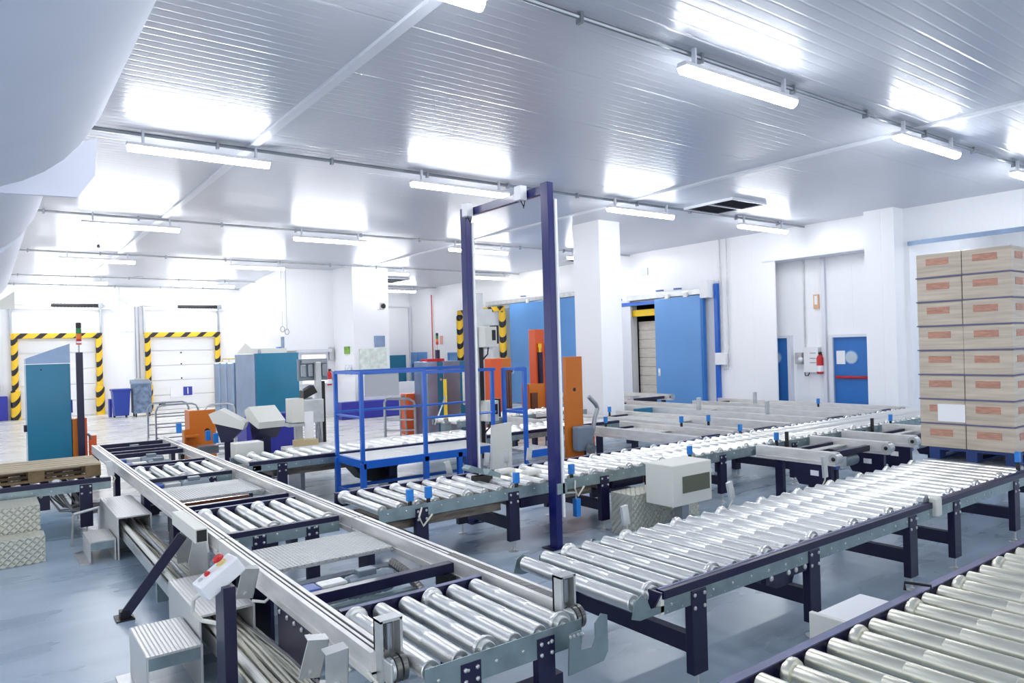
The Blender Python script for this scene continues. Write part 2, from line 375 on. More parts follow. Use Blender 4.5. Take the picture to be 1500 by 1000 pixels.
# fabric duct
def duct(x, z, r, y0, y1, flat, name, label):
    n = 28; prof = []
    b = MB(); seg = 40; L = y1-y0
    prof = [(0, r), (L-.55, r), (L-.3, r*.985), (L-.15, r*.94), (L-.05, r*.86), (L, r*.72)]
    b.lathe((x, y0, z), 'y', prof, seg)
    return b
t = thing('fabric_duct', 'huge pale fabric air duct hanging under the ceiling', 'duct', (-.15, 5, 2.8))
duct(-.15, 3.62, .80, -3, 5.15, 0, '', '').build('duct_section', M_fabric, t)
duct(-.22, 3.70, .76, 5.6, 9.3, 0, '', '').build('duct_section', M_fabric, t)
duct(-.25, 3.68, .74, 9.5, 17.2, 0, '', '').build('duct_section', M_fabric, t)
c = MB(); c.lathe((-.22, 5.1, 3.68), 'y', [(0, .55), (.1, .76), (.5, .78), (.62, .74)], 40); c.build('collar', M_fabric, t)
MB().lathe((-.22, 9.25, 3.7), 'y', [(0, .5), (.1, .7), (.3, .7)], 32).build('collar', M_fabric, t)
c = MB(); c.prism([(-.1, 2.93), (.52, 2.95), (.62, 3.1), (.64, 3.35), (.3, 3.2)], 'y', 5.35, 5.38); c.build('gusset', M_fabric, t)
c = MB(); c.prism([(.1, 2.95), (.55, 2.95), (.55, 3.3)], 'y', 17.1, 17.16); c.build('gusset', M_offwhite, t)
hg = MB()
for y in (2, 5.4, 9.4, 13, 17): hg.tube([(-.2, y, 4.3), (-.2, y, 4.5)], .01, 6)
hg.build('hanger', M_steel, t)

# ================================================================ dock doors (far end)
def dock(x0, x1, num, label):
    t = thing('dock_door', label, 'dock door', ((x0+x1)/2, 28.95, 0), 'loading dock doors')
    p = MB()
    for k in range(5): p.box(x0+.2, x1-.2, 28.93, 28.98, k*.545+.01, (k+1)*.545-.004)
    p.build('door_panel', M_white, t)
    fr = MB()
    for x in (x0+.1, x1-.1): fr.lathe((x, 28.8, 0), 'z', [(0, .14), (.95, .14), (.98, .1), (2.85, .1)], 14)
    a = fr.build('frame_post', M_haz, t)
    MB().box(x0, x1, 28.72, 28.9, 2.68, 2.86, .02).build('frame_header', M_haz, t)
    g = MB()
    for x in (x0+.02, x1-.02): g.box(x-.03, x+.03, 28.86, 28.97, 2.8, 3.85)
    g.build('guide_rail', M_steel, t)
    MB().tube([(x0-.1, 28.85, 3.82), (x1+.1, 28.85, 3.82)], .02, 8).build('shaft', M_galw, t)
    sp = MB(); sp.lathe((x0+1.15, 28.85, 3.82), 'x', [(0, .06)]+[(.05+k*.05, .055+.012*(k % 2)) for k in range(26)]+[(1.4, .06)], 10); sp.build('torsion_spring', M_black, t)
    MB().box(x0+2.55, x0+2.7, 28.8, 28.95, 3.74, 3.9).build('spring_bracket', M_steel, t)
    MB().box(x0, x1+.3, 28.88, 28.98, 3.68, 3.76).build('beam', M_white, t)
    return t
d1 = dock(.78, 3.42, '', 'white dock door behind the teal slanted cabinet, in a yellow and black frame')
d2 = dock(4.76, 7.38, '1', 'white dock door bearing a blue number one sign, in a striped frame')
MB().box(5.2, 5.42, 28.9, 28.93, .14, .26).build('vent_grille', M_black, d2)
for z in (.5, 1.15, 2.1, 1.68): MB().lathe((6.0, 28.93, z), (0, -1, 0), [(0, .028), (.02, .028)], 10).build('peephole', M_black, d2)
s = MB().box(5.6, 6.4, 28.9, 28.92, .45, .86).build('dock_sign', M_paper, d2)
MB().box(6.04, 6.35, 28.885, 28.905, .5, .82).build('number_tile', mat('sign_blue', (50, 62, 165), .4), s)
cu = bpy.data.curves.new('numeral', 'FONT'); cu.body = '1'; cu.size = .34; cu.extrude = .003; cu.align_x = 'CENTER'; cu.align_y = 'CENTER'; cu.materials.append(M_white)
o = bpy.data.objects.new('numeral', cu); C.objects.link(o); o.parent = s; o.location = Vector((6.195, 28.882, .655))-OFF[s.name]; o.rotation_euler = (PI/2, 0, 0)
# wall conduits and control boxes between the dock doors
for x, lb in ((4.55, 'grey control box with conduits beside the striped frame of the numbered dock door'), (.35, 'small control box with conduit beside the first dock door frame')):
    t = thing('dock_control', lb, 'control box', (x, 28.9, .9))
    MB().box(x-.12, x+.12, 28.85, 29, .95, 1.2, .01).build('box', M_galw, t)
    MB().tube([(x-.05, 28.95, 1.2), (x-.05, 28.95, 3.8)], .018, 8).tube([(x+.06, 28.95, 1.2), (x+.06, 28.95, 3.8)], .018, 8).build('conduit', M_steel, t)
    MB().lathe((x, 28.85, 1.08), (0, -1, 0), [(0, .04), (.03, .035)], 12).build('knob', M_red, t)
    MB().tube([(x+.1, 28.9, .95), (x+.05, 28.88, .8), (x-.1, 28.88, .82), (x-.1, 28.9, 1)], .012, 6).build('cord', M_cgrey, t)
t = thing('dock_spotlight', 'small ceiling hung fitting with a white box between the two dock doors', 'fitting', (4.0, 28.4, 3.7))
MB().tube([(3.95, 28.5, ZC), (3.95, 28.5, 3.75)], .012, 6).tube([(4.15, 28.5, 3.95), (4.15, 28.5, 2.9)], .01, 6).build('rod', M_galw, t)
MB().box(3.75, 4.05, 28.4, 28.6, 3.55, 3.75, .01).build('box', M_white, t)
MB().box(3.98, 4.35, 28.45, 28.55, 2.84, 2.9, .01).build('tray', M_galw, t)
T = Matrix.Translation((4.1, 28.4, 3.95)) @ Matrix.Rotation(.5, 4, 'Y'); MB(T).box(-.2, .2, -.05, .05, -.04, .04).build('lamp_head', M_galw, t)
tg = MB().box(.1, .66, 28.75, 29, 0, .8, .02).build('dock_bumper', M_bumper); tag(tg, 'dark blue bumper block against the dock wall next to the first door', 'bumper')
# bins between dock doors
t = thing('wheelie_bin', 'blue plastic wheelie bin between the dock doors', 'bin', (3.75, 26.6, 0))
b = MB(); x0, x1, y0, y1 = 3.40, 3.91, 26.4, 26.95
vs = [(x0+.05, y0+.05, .06), (x1-.05, y0+.05, .06), (x1-.05, y1-.05, .06), (x0+.05, y1-.05, .06), (x0, y0, .88), (x1, y0, .88), (x1, y1, .88), (x0, y1, .88)]
b._add(vs, [(0, 1, 2, 3), (4, 5, 6, 7), (0, 1, 5, 4), (1, 2, 6, 5), (2, 3, 7, 6), (3, 0, 4, 7)]); b.build('bin_body', M_binblue, t)
MB().box(x0-.03, x1+.03, y0-.03, y1+.03, .87, .94, .015).build('lid', M_binblue, t)
for x in (x0+.08, x1-.08): MB().lathe((x-.03, y1-.1, .08), 'x', [(0, .08), (.06, .08)], 14).build('wheel', M_black, t)
t = thing('metal_bin', 'scratched grey metal bin on castors beside the blue wheelie bin', 'bin', (4.2, 26.5, 0))
b = MB(); b.box(3.98, 4.52, 26.3, 26.85, .12, 1.08, .01).build('bin_body', M_rust, t)
MB().prism([(26.27, 1.08), (26.88, 1.08), (26.88, 1.22), (26.27, 1.12)], 'x', 3.96, 4.54).build('lid', M_tealmetal, t)
for x in (4.05, 4.45):
    for y in (26.36, 26.78): MB().lathe((x-.02, y, .06), 'x', [(0, .06), (.04, .06)], 12).build('castor', M_rubber, t)
# second blue bin part behind
tg = MB().box(3.36, 3.44, 27.0, 27.3, 0, .6).build('kerb_block', M_bumper); tag(tg, 'small navy block standing behind the blue wheelie bin', 'block')

# ================================================================ things on the office block
t = thing('fire_extinguisher', 'red fire extinguisher on the office wall beside the window', 'extinguisher', (8.72, 21.1, 1))
def extinguisher(t, x, y, z, ax=(0, -1, 0)):
    MB().lathe((x, y, z), 'z', [(0, .06), (.02, .075), (.36, .075), (.41, .05), (.44, .025)], 16).build('cylinder_body', M_red, t)
    MB().box(x-.03, x+.05, y-.02, y+.02, z+.44, z+.5).build('valve', M_black, t)
    MB().tube([(x+.03, y, z+.46), (x+.11, y-.01, z+.4), (x+.1, y-.01, z+.15)], .01, 6).build('hose', M_black, t)
    MB().lathe((x, y, z+.05), 'z', [(0, .077), (.14, .077)], 16).build('label_band', M_paper, t)
extinguisher(t, 8.6, 21.12, .93)
def flat(name, label, cat, x0, x1, y0, y1, z0, z1, m, bev=0):
    return tag(MB().box(x0, x1, y0, y1, z0, z1, bev).build(name, m), label, cat)
flat('switch_box', 'pale switch box with conduit high on the office wall corner above the extinguisher', 'box', 8.66, 8.8, 21.2, 21.3, 1.7, 2.1, M_galw, .005)
flat('exit_sign', 'small green and yellow notice on the clad office pillar', 'sign', 8.8, 8.85, 20.1, 20.42, 1.88, 2.1, mat('green_notice', (130, 180, 60), .5, var=.5, vscale=12))
flat('notice_sheet', 'white square notice with small dark marks on the office pillar below the green one', 'notice', 8.8, 8.85, 19.98, 20.4, 1.25, 1.55, mat('notice_marks', (225, 230, 240), .5, var=.35, vscale=9))
flat('notice_board', 'white board with faint green drawings on the office pillar', 'board', 9.0, 9.88, 19.73, 19.79, .95, 2.02, mat('board_print', (232, 240, 232), .4, var=.2, vscale=7))
flat('wall_plaque', 'grey rectangular plaque above the white board with green drawings', 'plaque', 9.5, 9.84, 19.76, 19.8, 2.07, 2.4, M_tealmetal)
t = thing('wall_speaker', 'small white box speaker with a black face hanging high on the office pillar', 'speaker', (9.7, 19.6, 3.2))
MB().tube([(9.68, 19.7, ZC), (9.68, 19.7, 3.4)], .01, 6).build('rod', M_galw, t)
MB().box(9.58, 9.78, 19.55, 19.75, 3.18, 3.4, .01).build('box', M_white, t)
MB().lathe((9.7, 19.55, 3.28), (0, -1, 0), [(0, .07), (.04, .075)], 14).build('speaker_face', M_black, t)
t = thing('ceiling_hook_pair', 'two long cords with ring pulls hanging before the bright office wall', 'cord', (7.3, 21, 2.4))
for dx in (0, .13):
    x = 7.15+dx
    MB().tube([(x, 21.0, ZC), (x, 21.0, 2.75-dx*.6)], .008, 6).build('cord', M_steel, t)
    MB().tube([(x+.06*math.cos(a*PI/6), 21, 2.66-dx*.6+.08*math.sin(a*PI/6)) for a in range(13)], .012, 6).build('ring', M_steel, t)
flat('wall_switch_box', 'small blue topped box on the wall beside the dock bay', 'box', 7.2, 7.44, 21.6, 21.8, 1.95, 2.15, M_sblue, .01)
flat('wall_plate', 'grey plate on the slanting dock bay wall above the blue box', 'plate', 7.24, 7.3, 21.32, 21.45, 2.1, 2.45, M_tealmetal)
flat('office_counter', 'low blue rubber bumper barrier on the floor before the office pillar', 'barrier', 8.2, 12.3, 19.3, 19.6, 0, .5, M_bumper, .02)
flat('white_half_wall', 'white half height screen behind the long blue bumper barrier', 'screen', 10.0, 13.6, 20.3, 20.5, 0, .95, M_white)
flat('leaning_board', 'white board leaning against the office pillar behind the bumper', 'board', 8.95, 9.5, 19.62, 19.68, 0, 1.1, M_paper)
t = thing('monitor_rack', 'large grey framed monitor seen from behind on a tall aluminium stand', 'monitor', (4.8, 12.5, 0))
MB().box(4.5, 5.04, 12.45, 12.53, 1.43, 1.82, .01).build('monitor_back', M_motor, t)
mb = MB()
for x in (4.53, 4.66, 4.79, 4.92): mb.box(x, x+.09, 12.4, 12.46, 1.5, 1.72, .01)
mb.box(4.54, 5.0, 12.38, 12.46, 1.74, 1.8); mb.build('monitor_rib', M_steel, t)
MB().box(4.76, 4.86, 12.3, 12.4, 0, 1.76, .005).build('stand_profile', M_galw, t)
MB().box(4.86, 4.92, 12.3, 12.4, 0, 1.42).build('cable_duct', M_black, t)
MB().box(4.62, 5.1, 12.15, 12.55, 0, .03).build('foot_plate', M_teal, t)
cb = MB()
for k in range(5): cb.tube([(4.5+.03*k, 12.2, 1.15), (4.65+.03*k, 12.18, 1.05-.03*k), (4.78, 12.25, .8-.04*k), (4.8+.01*k, 12.26, .3)], .01, 6)
cb.build('cable', M_steel, t)
t = thing('label_printer', 'grey label printer with a black flap and a hanging strip of white labels', 'printer', (4.4, 12.3, 0))
MB().box(4.2, 4.42, 12.0, 12.3, .74, 1.15, .01).build('printer_face', M_offwhite, t)
MB().box(4.42, 4.78, 12.02, 12.29, .72, 1.12, .01).build('printer_body', M_galw, t)
T = Matrix.Translation((4.52, 12.15, 1.22)) @ Matrix.Rotation(-.35, 4, 'Y'); MB(T).prism([(-.12, -.06), (.16, -.04), (.14, .1), (-.06, .08)], 'y', -.1, .1).build('flap', M_black, t)
MB().box(4.14, 4.42, 11.98, 12.32, .68, .73).build('shelf', M_galw, t)
MB().box(4.42, 4.58, 12.004, 12.014, .36, .92).build('label_strip', M_paper, t)
MB().box(4.3, 4.42, 12.1, 12.2, 0, .7).build('stand', M_galw, t)
t = thing('printer_tray', 'white tray table in front of the label printer', 'tray', (4.5, 12.0, 0))
MB().box(4.05, 4.9, 11.75, 12.15, .30, .35, .005).build('tray_top', M_offwhite, t)
MB().box(4.2, 4.8, 11.85, 12.05, 0, .3).build('stand', M_galw, t)
tg = MB().box(4.2, 4.58, 11.8, 12.0, .35, .46, .003).prism([(4.2, .35), (4.2, .5), (4.32, .5), (4.34, .35)], 'y', 11.79, 11.8).build('cardboard_box', mat('kraft', (200, 180, 140), .6)); tag(tg, 'small open cardboard box on the white tray by the printer', 'box')

# ================================================================ blue metal cabinets
t = thing('control_cabinet', 'tall grey and teal control cabinet beside three narrow grey ones', 'cabinet', (5.2, 16, 0))
MB().box(4.75, 5.72, 15.85, 17.3, 0, 1.95, .01).build('cabinet_body', M_tealmetal, t)
MB().box(4.78, 5.72, 15.8, 15.85, .02, 1.95).build('cabinet_door', M_teal, t)
MB().box(5.0, 5.6, 16.2, 16.5, 1.95, 2.06).build('top_duct', M_offwhite, t)
MB().lathe((4.95, 16.1, 1.95), 'z', [(0, .04), (.09, .03)], 10).build('gland', M_steel, t)
for k in range(3):
    t = thing('narrow_cabinet', 'narrow ribbed grey cabinet, %s from the tall teal one' % ORD[2-k], 'cabinet', (4.9, 18.9-.55*k, 0), 'narrow grey cabinets')
    y = 18.95-.6*k
    MB().box(4.75, 5.3, y-.25, y+.28, 0, 1.76, .04).build('cabinet_body', M_tealmetal, t)
    MB().tube([(4.9, y, 1.76), (4.9, y, 1.84), (5.1, y, 1.84)], .012, 6).build('cap_cable', M_yellow, t)
tg = MB().prism([(17.2, 2.0), (19.4, 2.1), (19.9, 2.25), (21.0, 1.9), (20.2, 1.75), (17.4, 1.85)], 'x', 5.75, 6.2).build('cable_hood', M_offwhite); tag(tg, 'white sloping sheet metal hood behind the grey cabinets', 'hood')
tg = MB().box(5.8, 6.15, 18.5, 19.0, 0, 1.80).build('hood_post', M_white); tag(tg, 'white post carrying the sloping sheet metal hood', 'post')
# blue bin cabinet under the printer
t = thing('blue_cabinet', 'royal blue steel cabinet between the sloping consoles and the label printer', 'cabinet', (4.2, 13.5, 0))
MB().box(3.85, 4.85, 13.4, 14.0, 0, .72, .01).build('cabinet_body', M_bumper, t)
MB().prism([(3.95, .72), (4.8, .72), (4.75, .8), (4.0, .82)], 'y', 13.45, 13.9).build('cabinet_top', M_bumper, t)
# sloping consoles
def console(x, y, label, ang, wdt, h=1.1):
    t = thing('sloping_console', label, 'control desk', (x, y, 0), 'sloping control desks')
    T = Matrix.Translation((x, y, 0)) @ Matrix.Rotation(ang, 4, 'Z')
    hw = wdt/2
    b = MB(T); b.prism([(-.22, h-.32), (-.26, h-.22), (.1, h), (.26, h-.06), (.2, h-.2)], 'x', -hw, hw); b.build('desk_top', M_offwhite, t)
    MB(T).prism([(-.2, h-.33), (.18, h-.21), (.1, h-.5), (-.02, h-.5)], 'x', -hw+.04, hw-.04).build('desk_underside', M_navy, t)
    MB(T).box(-.06, .06, -.05, .07, 0, h-.32).build('post', M_navy, t)
    MB(T).box(-.12, .12, -.1, .12, 0, .015).build('foot_plate', M_navy, t)
console(3.05, 11.5, 'white sloping control desk on a navy post, turned sideways beside the orange panel', 1.15, .42)
console(3.5, 11.2, 'white sloping control desk on a navy post facing the roller line, before the blue cabinet', .12, .42, 1.12)
# small grey junction box behind roller line
flat('junction_box', 'small pale grey box standing behind the far roller line end', 'box', 2.72, 3.1, 10.0, 10.25, 0, .72, M_offwhite, .01)

# ================================================================ stacker on the far side of the chain lane (teal slanted panel)
t = thing('lift_cabinet', 'teal cabinet with a slanted metallic top standing behind the wooden pallet', 'cabinet', (.8, 13.2, 0))
MB().box(.53, 1.1, 13.0, 13.5, 0, 1.86, .005).build('cabinet_body', M_teal, t)
MB().prism([(.53, 1.87), (1.1, 1.87), (1.1, 2.17), (.53, 1.95)], 'y', 12.99, 13.5).build('slanted_top', M_tealmetal, t)
MB().box(1.1, 1.12, 13.0, 13.1, 1.1, 1.3).build('latch', M_bumper, t)
MB().box(.49, .53, 13.05, 13.2, .85, .95).build('latch', M_navy, t)
MB().lathe((.72, 13.0, 1.78), (0, -1, 0), [(0, .012), (.01, .012)], 8).build('lock', M_black, t)
t = thing('orange_upright', 'orange lift frame beside the teal slanted cabinet', 'lift frame', (1.2, 13.1, 0))
MB().box(1.11, 1.2, 13.0, 13.4, 0, 1.0).build('column', M_orange, t)
MB().box(1.27, 1.31, 13.05, 13.3, 0, 1.0).build('column', M_orange2, t)
MB().box(1.33, 1.43, 13.0, 13.1, 0, .72).build('column', M_orange2, t)
MB().tube([(1.31, 13.02, .75), (1.34, 13.0, .72), (1.36, 13.02, .65)], .02, 6).build('bracket', M_steel, t)
def stack_light(x, y, z, label, sc=1, mast=0, base=0):
    t = thing('stack_light', label, 'signal light', (x, y, 0), 'signal towers')
    if mast: MB().box(x-.045*sc, x+.045*sc, y-.045, y+.045, base, mast).build('mast', M_navy, t)
    MB().tube([(x, y, mast), (x, y, z)], .01, 6).build('stem', M_steel, t)
    h = .085*sc
    for i, m in enumerate((M_red, M_amber, M_green, M_black)):
        MB().lathe((x, y, z+i*h), 'z', [(0, .038*sc), (h*.92, .038*sc), (h, .03*sc)], 14).build('lens', m, t)
    return t
sl = stack_light(1.215, 12.9, 2.15, 'red, amber and green signal tower on a navy mast beside the teal slanted cabinet', 1, 2.03)
zz = MB(); zz.box(1.18, 1.25, 12.855, 12.86, 2.17, 2.2); zz.build('zigzag_mark', M_paper, sl)

# orange machine by the far end of the chain lane
t = thing('orange_housing', 'flat orange housing panel at the far end of the chain lane', 'machine guard', (3.0, 13, 0))
MB().box(2.8, 2.9, 13.0, 13.35, .2, 1.0).build('side_panel', M_orange, t)
MB().prism([(2.9, .15), (3.22, .0), (3.22, 1.0), (2.9, 1.0)], 'y', 13.0, 13.05).build('front_panel', M_orange, t)
MB().lathe((3.08, 13.0, .64), (0, -1, 0), [(0, .045), (.01, .045), (.012, .03)], 16).build('grommet', M_brown, t)
MB().box(2.72, 2.8, 13.0, 13.4, 0, .3).build('foot', M_orange, t)
t = thing('orange_bracket', 'small orange bracket with blue sensors in front of the orange housing', 'bracket', (2.8, 12.7, 0))
MB().box(2.63, 2.9, 12.7, 12.72, .4, .72).box(2.62, 2.64, 12.55, 12.72, 0, .72).box(2.64, 2.86, 12.55, 12.7, .6, .63).box(2.64, 2.86, 12.55, 12.7, .42, .45).build('bracket_body', M_orange, t)
for x, y, z in ((2.55, 12.6, .68), (2.9, 12.2, .56), (2.99, 12.1, .52)): MB().box(x-.04, x+.04, y-.03, y+.03, z, z+.16, .01).build('sensor', M_sblue, t)
MB().box(2.75, 3.05, 12.15, 12.4, .35, .48, .01).build('drive_cover', M_steel, t)
# grey rail cart behind
t = thing('rail_cart', 'grey tubular rail cart with a white top behind the orange bracket', 'cart', (2.6, 14.8, 0))
fr = MB()
def bow(x0, x1, y, z): 
    return [(x0, y, .1), (x0, y, z-.12), (x0+.04, y, z-.03), (x0+.12, y, z), (x1-.12, y, z), (x1-.04, y, z-.03), (x1, y, z-.12), (x1, y, .1)]
for y in (14.8, 15.6):
    fr = MB(); fr.tube(bow(2.6, 3.35, y, 1.02), .018, 8)
    for z in (.8, .6, .4): fr.tube([(2.6, y, z), (3.35, y, z)], .012, 6)
    fr.build('tube_frame', M_steel, t)
fr = MB(); MB().box(2.6, 3.35, 14.8, 15.6, .28, .33).build('cart_bed', M_paper, t)
for x in (2.65, 3.3):
    for y in (14.9, 15.5): MB().lathe((x-.02, y, .055), 'x', [(0, .055), (.04, .055)], 12).build('castor', M_rubber, t)
t = thing('rail_cart', 'grey tubular rail cart between the orange housing and the grey cabinets', 'cart', (3.6, 13.8, 0))
fr = MB(); fr.tube(bow(3.42, 3.98, 14.6, .98), .018, 8)
for z in (.8, .6, .4, .2): fr.tube([(3.42, 14.6, z), (3.98, 14.6, z)], .014, 6)
fr.build('tube_frame', M_galw, t); MB().box(3.43, 3.97, 14.55, 15.0, .1, .16).build('cart_bed', M_galw, t)
for x in (3.48, 3.92): MB().lathe((x-.02, 14.8, .05), 'x', [(0, .05), (.04, .05)], 12).build('castor', M_rubber, t)

# ================================================================ conveyors
def roller_mesh(L, flange_far, flange_near, r=.0445):
    p = [(0, .018), (.012, .018), (.012, r-.004), (.016, r)]
    if flange_near: p += [(.03, r), (.03, .062), (.045, .064), (.06, .058), (.062, r)]
    p += [(L*.36, r), (L*.362, r-.0015), (L*.366, r), (L*.68, r), (L*.682, r-.0015), (L*.686, r)]
    if flange_far: p += [(L-.062, r), (L-.06, .058), (L-.045, .064), (L-.03, .062), (L-.03, r)]
    p += [(L-.016, r), (L-.012, r-.004), (L-.012, .018), (L, .018)]
    return MB().lathe((0, 0, 0), 'y', p, 22)
_rc = {}
def add_rollers(t, xs, y0, y1, z, phase=0, m=None, far=1, near=0):
    base = OFF[t.name]
    for i, x in enumerate(xs):
        key = (round(y1-y0, 3), (i+phase) % 3 == far, (i+phase) % 3 == near, (m or M_roll).name)
        if key not in _rc:
            o = roller_mesh(y1-y0, key[1], key[2]).build('roller', m or M_roll); _rc[key] = o.data; o.parent = t
        else:
            o = bpy.data.objects.new('roller', _rc[key]); C.objects.link(o); o.parent = t
        o.location = Vector((x, y0, z))-base
def side(t, x0, x1, y, style, ztop, out, legs=()):
    """side frame; out = -1 near side (towards camera), +1 far side"""
    w = .05
    ya, yb = (y-w, y) if out < 0 else (y, y+w)
    yo = ya if out < 0 else yb
    if style == 'cap':
        MB().prism([(ya-.004, ztop-.045), (ya-.004, ztop), (yb, ztop), (yb, ztop-.01), (ya+.01, ztop-.01), (ya+.01, ztop-.045)], 'x', x0, x1).build('rail_cap', M_navy, t)
        MB().box(x0+.003, x1-.003, yb-.022, yb-.002, ztop, ztop+.002).build('wear_strip', M_navytop, t)
        b = MB().box(x0, x1, yo if out < 0 else yo-.004, yo+.004 if out < 0 else yo, ztop-.125, ztop-.04)
        b.box(x0, x1, ya+.004, yb, ztop-.125, ztop-.121)
        n = max(2, int((x1-x0)/.173)); bo = b; b.mi = 1
        for k in range(n):
            x = x0+.06+k*(x1-x0-.1)/n
            if all(abs(x-l) > .085 for l in legs): bo.bolts([(x, yo+.0*out, ztop-.082)], (0, out, 0), .009, .006)
        for k in range(int((x1-x0)/.12)):
            x = x0+.03+k*.12
            if all(abs(x-l) > .085 for l in legs): bo.bolts([(x, yo-.0005*out, ztop-.112+.03*(k % 2)*0)], (0, out, 0), .005, .001)
        b.build('side_plate', [M_gal, M_galw], t)
    elif style == 'plate':
        bo = MB().box(x0, x1, yo-(.004 if out > 0 else 0), yo+(.004 if out < 0 else 0), ztop-.125, ztop-.015).box(x0, x1, ya, yb, ztop-.125, ztop-.121); bo.mi = 1
        n = max(2, int((x1-x0)/.173))
        for k in range(n):
            x = x0+.08+k*(x1-x0-.1)/n
            if all(abs(x-l) > .085 for l in legs): bo.bolts([(x, yo, ztop-.055)], (0, out, 0), .009, .006)
        bo.build('side_plate', [M_gal, M_galw], t)
    elif style == 'navy':
        MB().prism([(ya, ztop-.125), (ya, ztop), (yb, ztop), (yb, ztop-.125)], 'x', x0, x1).build('side_channel', M_navy, t)
        MB().box(x0+.002, x1-.002, ya+.004, yb-.004, ztop, ztop+.002).build('wear_strip', M_navytop, t)
    elif style == 'low':
        MB().box(x0, x1, ya, yb, ztop-.125, ztop-.035).build('side_plate', M_gal, t)
def legset(t, x, y0, y1, ztop, brace=True, w=.12, d=.055, foot=True):
    base = OFF[t.name]
    for y, out in ((y0-.055, -1), (y1+.055, 1)):
        ya, yb = (y-.004, y+d-.004) if out < 0 else (y-d+.004, y+.004)
        bo = MB().box(x-w/2, x+w/2, ya, yb, .1, ztop-.05, .004); bo.mi = 1; yo = ya if out < 0 else yb
        for dx in (-.04, .04):
            for dz in (.075, .145): bo.bolts([(x+dx, yo, ztop-dz)], (0, out, 0), .012, .008)
        bo.build('leg', [M_navy, M_galw], t)
        if foot:
            ym = (ya+yb)/2
            MB().tube([(x, ym, .012), (x, ym, .11)], .009, 8).lathe((x, ym, 0), 'z', [(0, .05), (.006, .05), (.014, .018), (.022, .014)], 14).build('foot', M_galw, t)
    if brace: MB().box(x-.03, x+.03, y0, y1, .2, .3).build('cross_brace', M_navy, t)
def line(name, label, x0, x1, y0, y1, near, far, legs, pitch=.173, first=None, phase=0, ztop=.61, m=None, cat='conveyor', n=99):
    t = thing(name, label, cat, ((x0+x1)/2, (y0+y1)/2, 0))
    side(t, x0, x1, y0, near, ztop, -1, legs); side(t, x0, x1, y1, far, ztop, 1, legs)
    f = x0+.08 if first is None else first
    xs = []; x = f
    while x < x1-.03 and len(xs) < n: xs.append(x); x += pitch
    add_rollers(t, xs, y0+.002, y1-.002, ztop-.035, phase, m)
    for lx in legs: legset(t, lx, y0, y1, ztop)
    return t
def sensor(t, x, y, z, tilt=0):
    MB().box(x-.03, x+.03, y-.02, y+.02, z, z+.1, .006).build('photoelectric_sensor', M_sblue, t)
    MB().box(x-.012, x+.012, y-.015, y+.015, z-.1, z).build('sensor_stem', M_black, t)
def reflector(t, x, y, z, ang=.2, h=.14):
    T = Matrix.Translation((x, y, z)) @ Matrix.Rotation(ang, 4, 'Y')
    MB(T).prism([(-.03, 0), (.03, 0), (.03, h), (-.03, h)], 'y', -.012, .012).build('sensor_bracket', M_galw, t)
    MB().tube([(x, y, z+.02), (x+.04, y+.03, z-.04), (x+.02, y+.05, z-.1)], .007, 6).build('sensor_lead', M_ivory, t)

# line nearest the lower right corner
L0 = line('roller_conveyor', 'roller conveyor with a purple-grey topped rail beside the white junction cabinet', 1.9, 7.6, .68, 1.70, 'cap', 'navy', [2.6, 4.6, 6.4], first=2.05, phase=1, m=M_rolly)
MB().tube([(3.80, 1.79, .60), (3.80, 1.79, .64), (3.84, 1.68, .64), (3.84, 1.68, .58)], .008, 6).build('wire_loop', M_black, L0)
t = thing('junction_cabinet', 'white flat lidded junction cabinet fixed behind the nearest roller conveyor rail', 'cabinet', (3.6, 1.95, .2))
MB().box(3.40, 3.86, 1.80, 2.06, .27, .50, .006).build('cabinet_body', M_white, t)
MB().box(3.37, 3.40, 1.79, 2.07, .25, .515, .006).build('lid', M_offwhite, t)
MB().box(3.5, 3.7, 1.756, 1.81, .38, .46).build('mounting_bracket', M_gal, t)
# main line with the pallet load
L1 = line('roller_conveyor', 'long roller conveyor that carries the moving pallet load', 2.84, 10.6, 2.62, 3.56, 'cap', 'low', [3.12, 4.26, 5.6, 6.36, 7.62, 9.0, 10.2], first=2.84, phase=0)
add_rollers(L1, [2.665], 2.60, 3.54, .575, 0, None, far=9, near=9)
MB().prism([(2.60, .52), (2.66, .50), (2.95, .505), (2.95, .53), (2.74, .54), (2.71, .6), (2.67, .625), (2.625, .6)], 'y', 2.565, 2.57).build('end_plate', M_gal, L1)
MB().prism([(2.60, .52), (2.66, .50), (2.95, .505), (2.95, .53), (2.74, .54), (2.71, .6), (2.67, .625), (2.625, .6)], 'y', 3.56, 3.565).build('end_plate', M_gal, L1)
MB().box(2.815, 2.84, 2.565, 2.615, .49, .565).build('end_cap', M_offwhite, L1)
MB().prism([(2.55, .612), (2.64, .612), (2.64, .5), (2.615, .5)], 'x', 2.80, 2.815).build('end_face', M_navy, L1)
# joint fitting and gear housing of the main line
MB().box(5.93, 6.02, 2.53, 2.60, .50, .65, .015).build('joint_cover', M_offwhite, L1)
MB().lathe((5.9, 2.6, .62), 'y', [(0, .05), (.04, .05)], 14).build('joint_wheel', M_steel, L1)
MB().prism([(3.85, .5), (4.2, .5), (4.12, .36), (3.95, .36)], 'y', 2.64, 2.8).build('drive_guard', M_navy, L1)
MB().box(3.75, 4.2, 2.575, 2.61, .44, .5).build('drive_plate', M_navy, L1)
b = MB()
for x in (3.8, 3.98, 4.06, 4.16): b.bolts([(x, 2.575, .47)], (0, -1, 0), .018, .012)
b.build('drive_bolt', M_galw, L1)
MB().tube([(3.95, 2.9, .46), (4.35, 2.9, .46)], .07, 16).build('drive_motor', M_motor, L1)
reflector(L1, 3.68, 3.66, .62, -.15); reflector(L1, 6.3, 3.66, .62, -.1, .2); reflector(L1, 4.95, 3.70, .62, -.25)
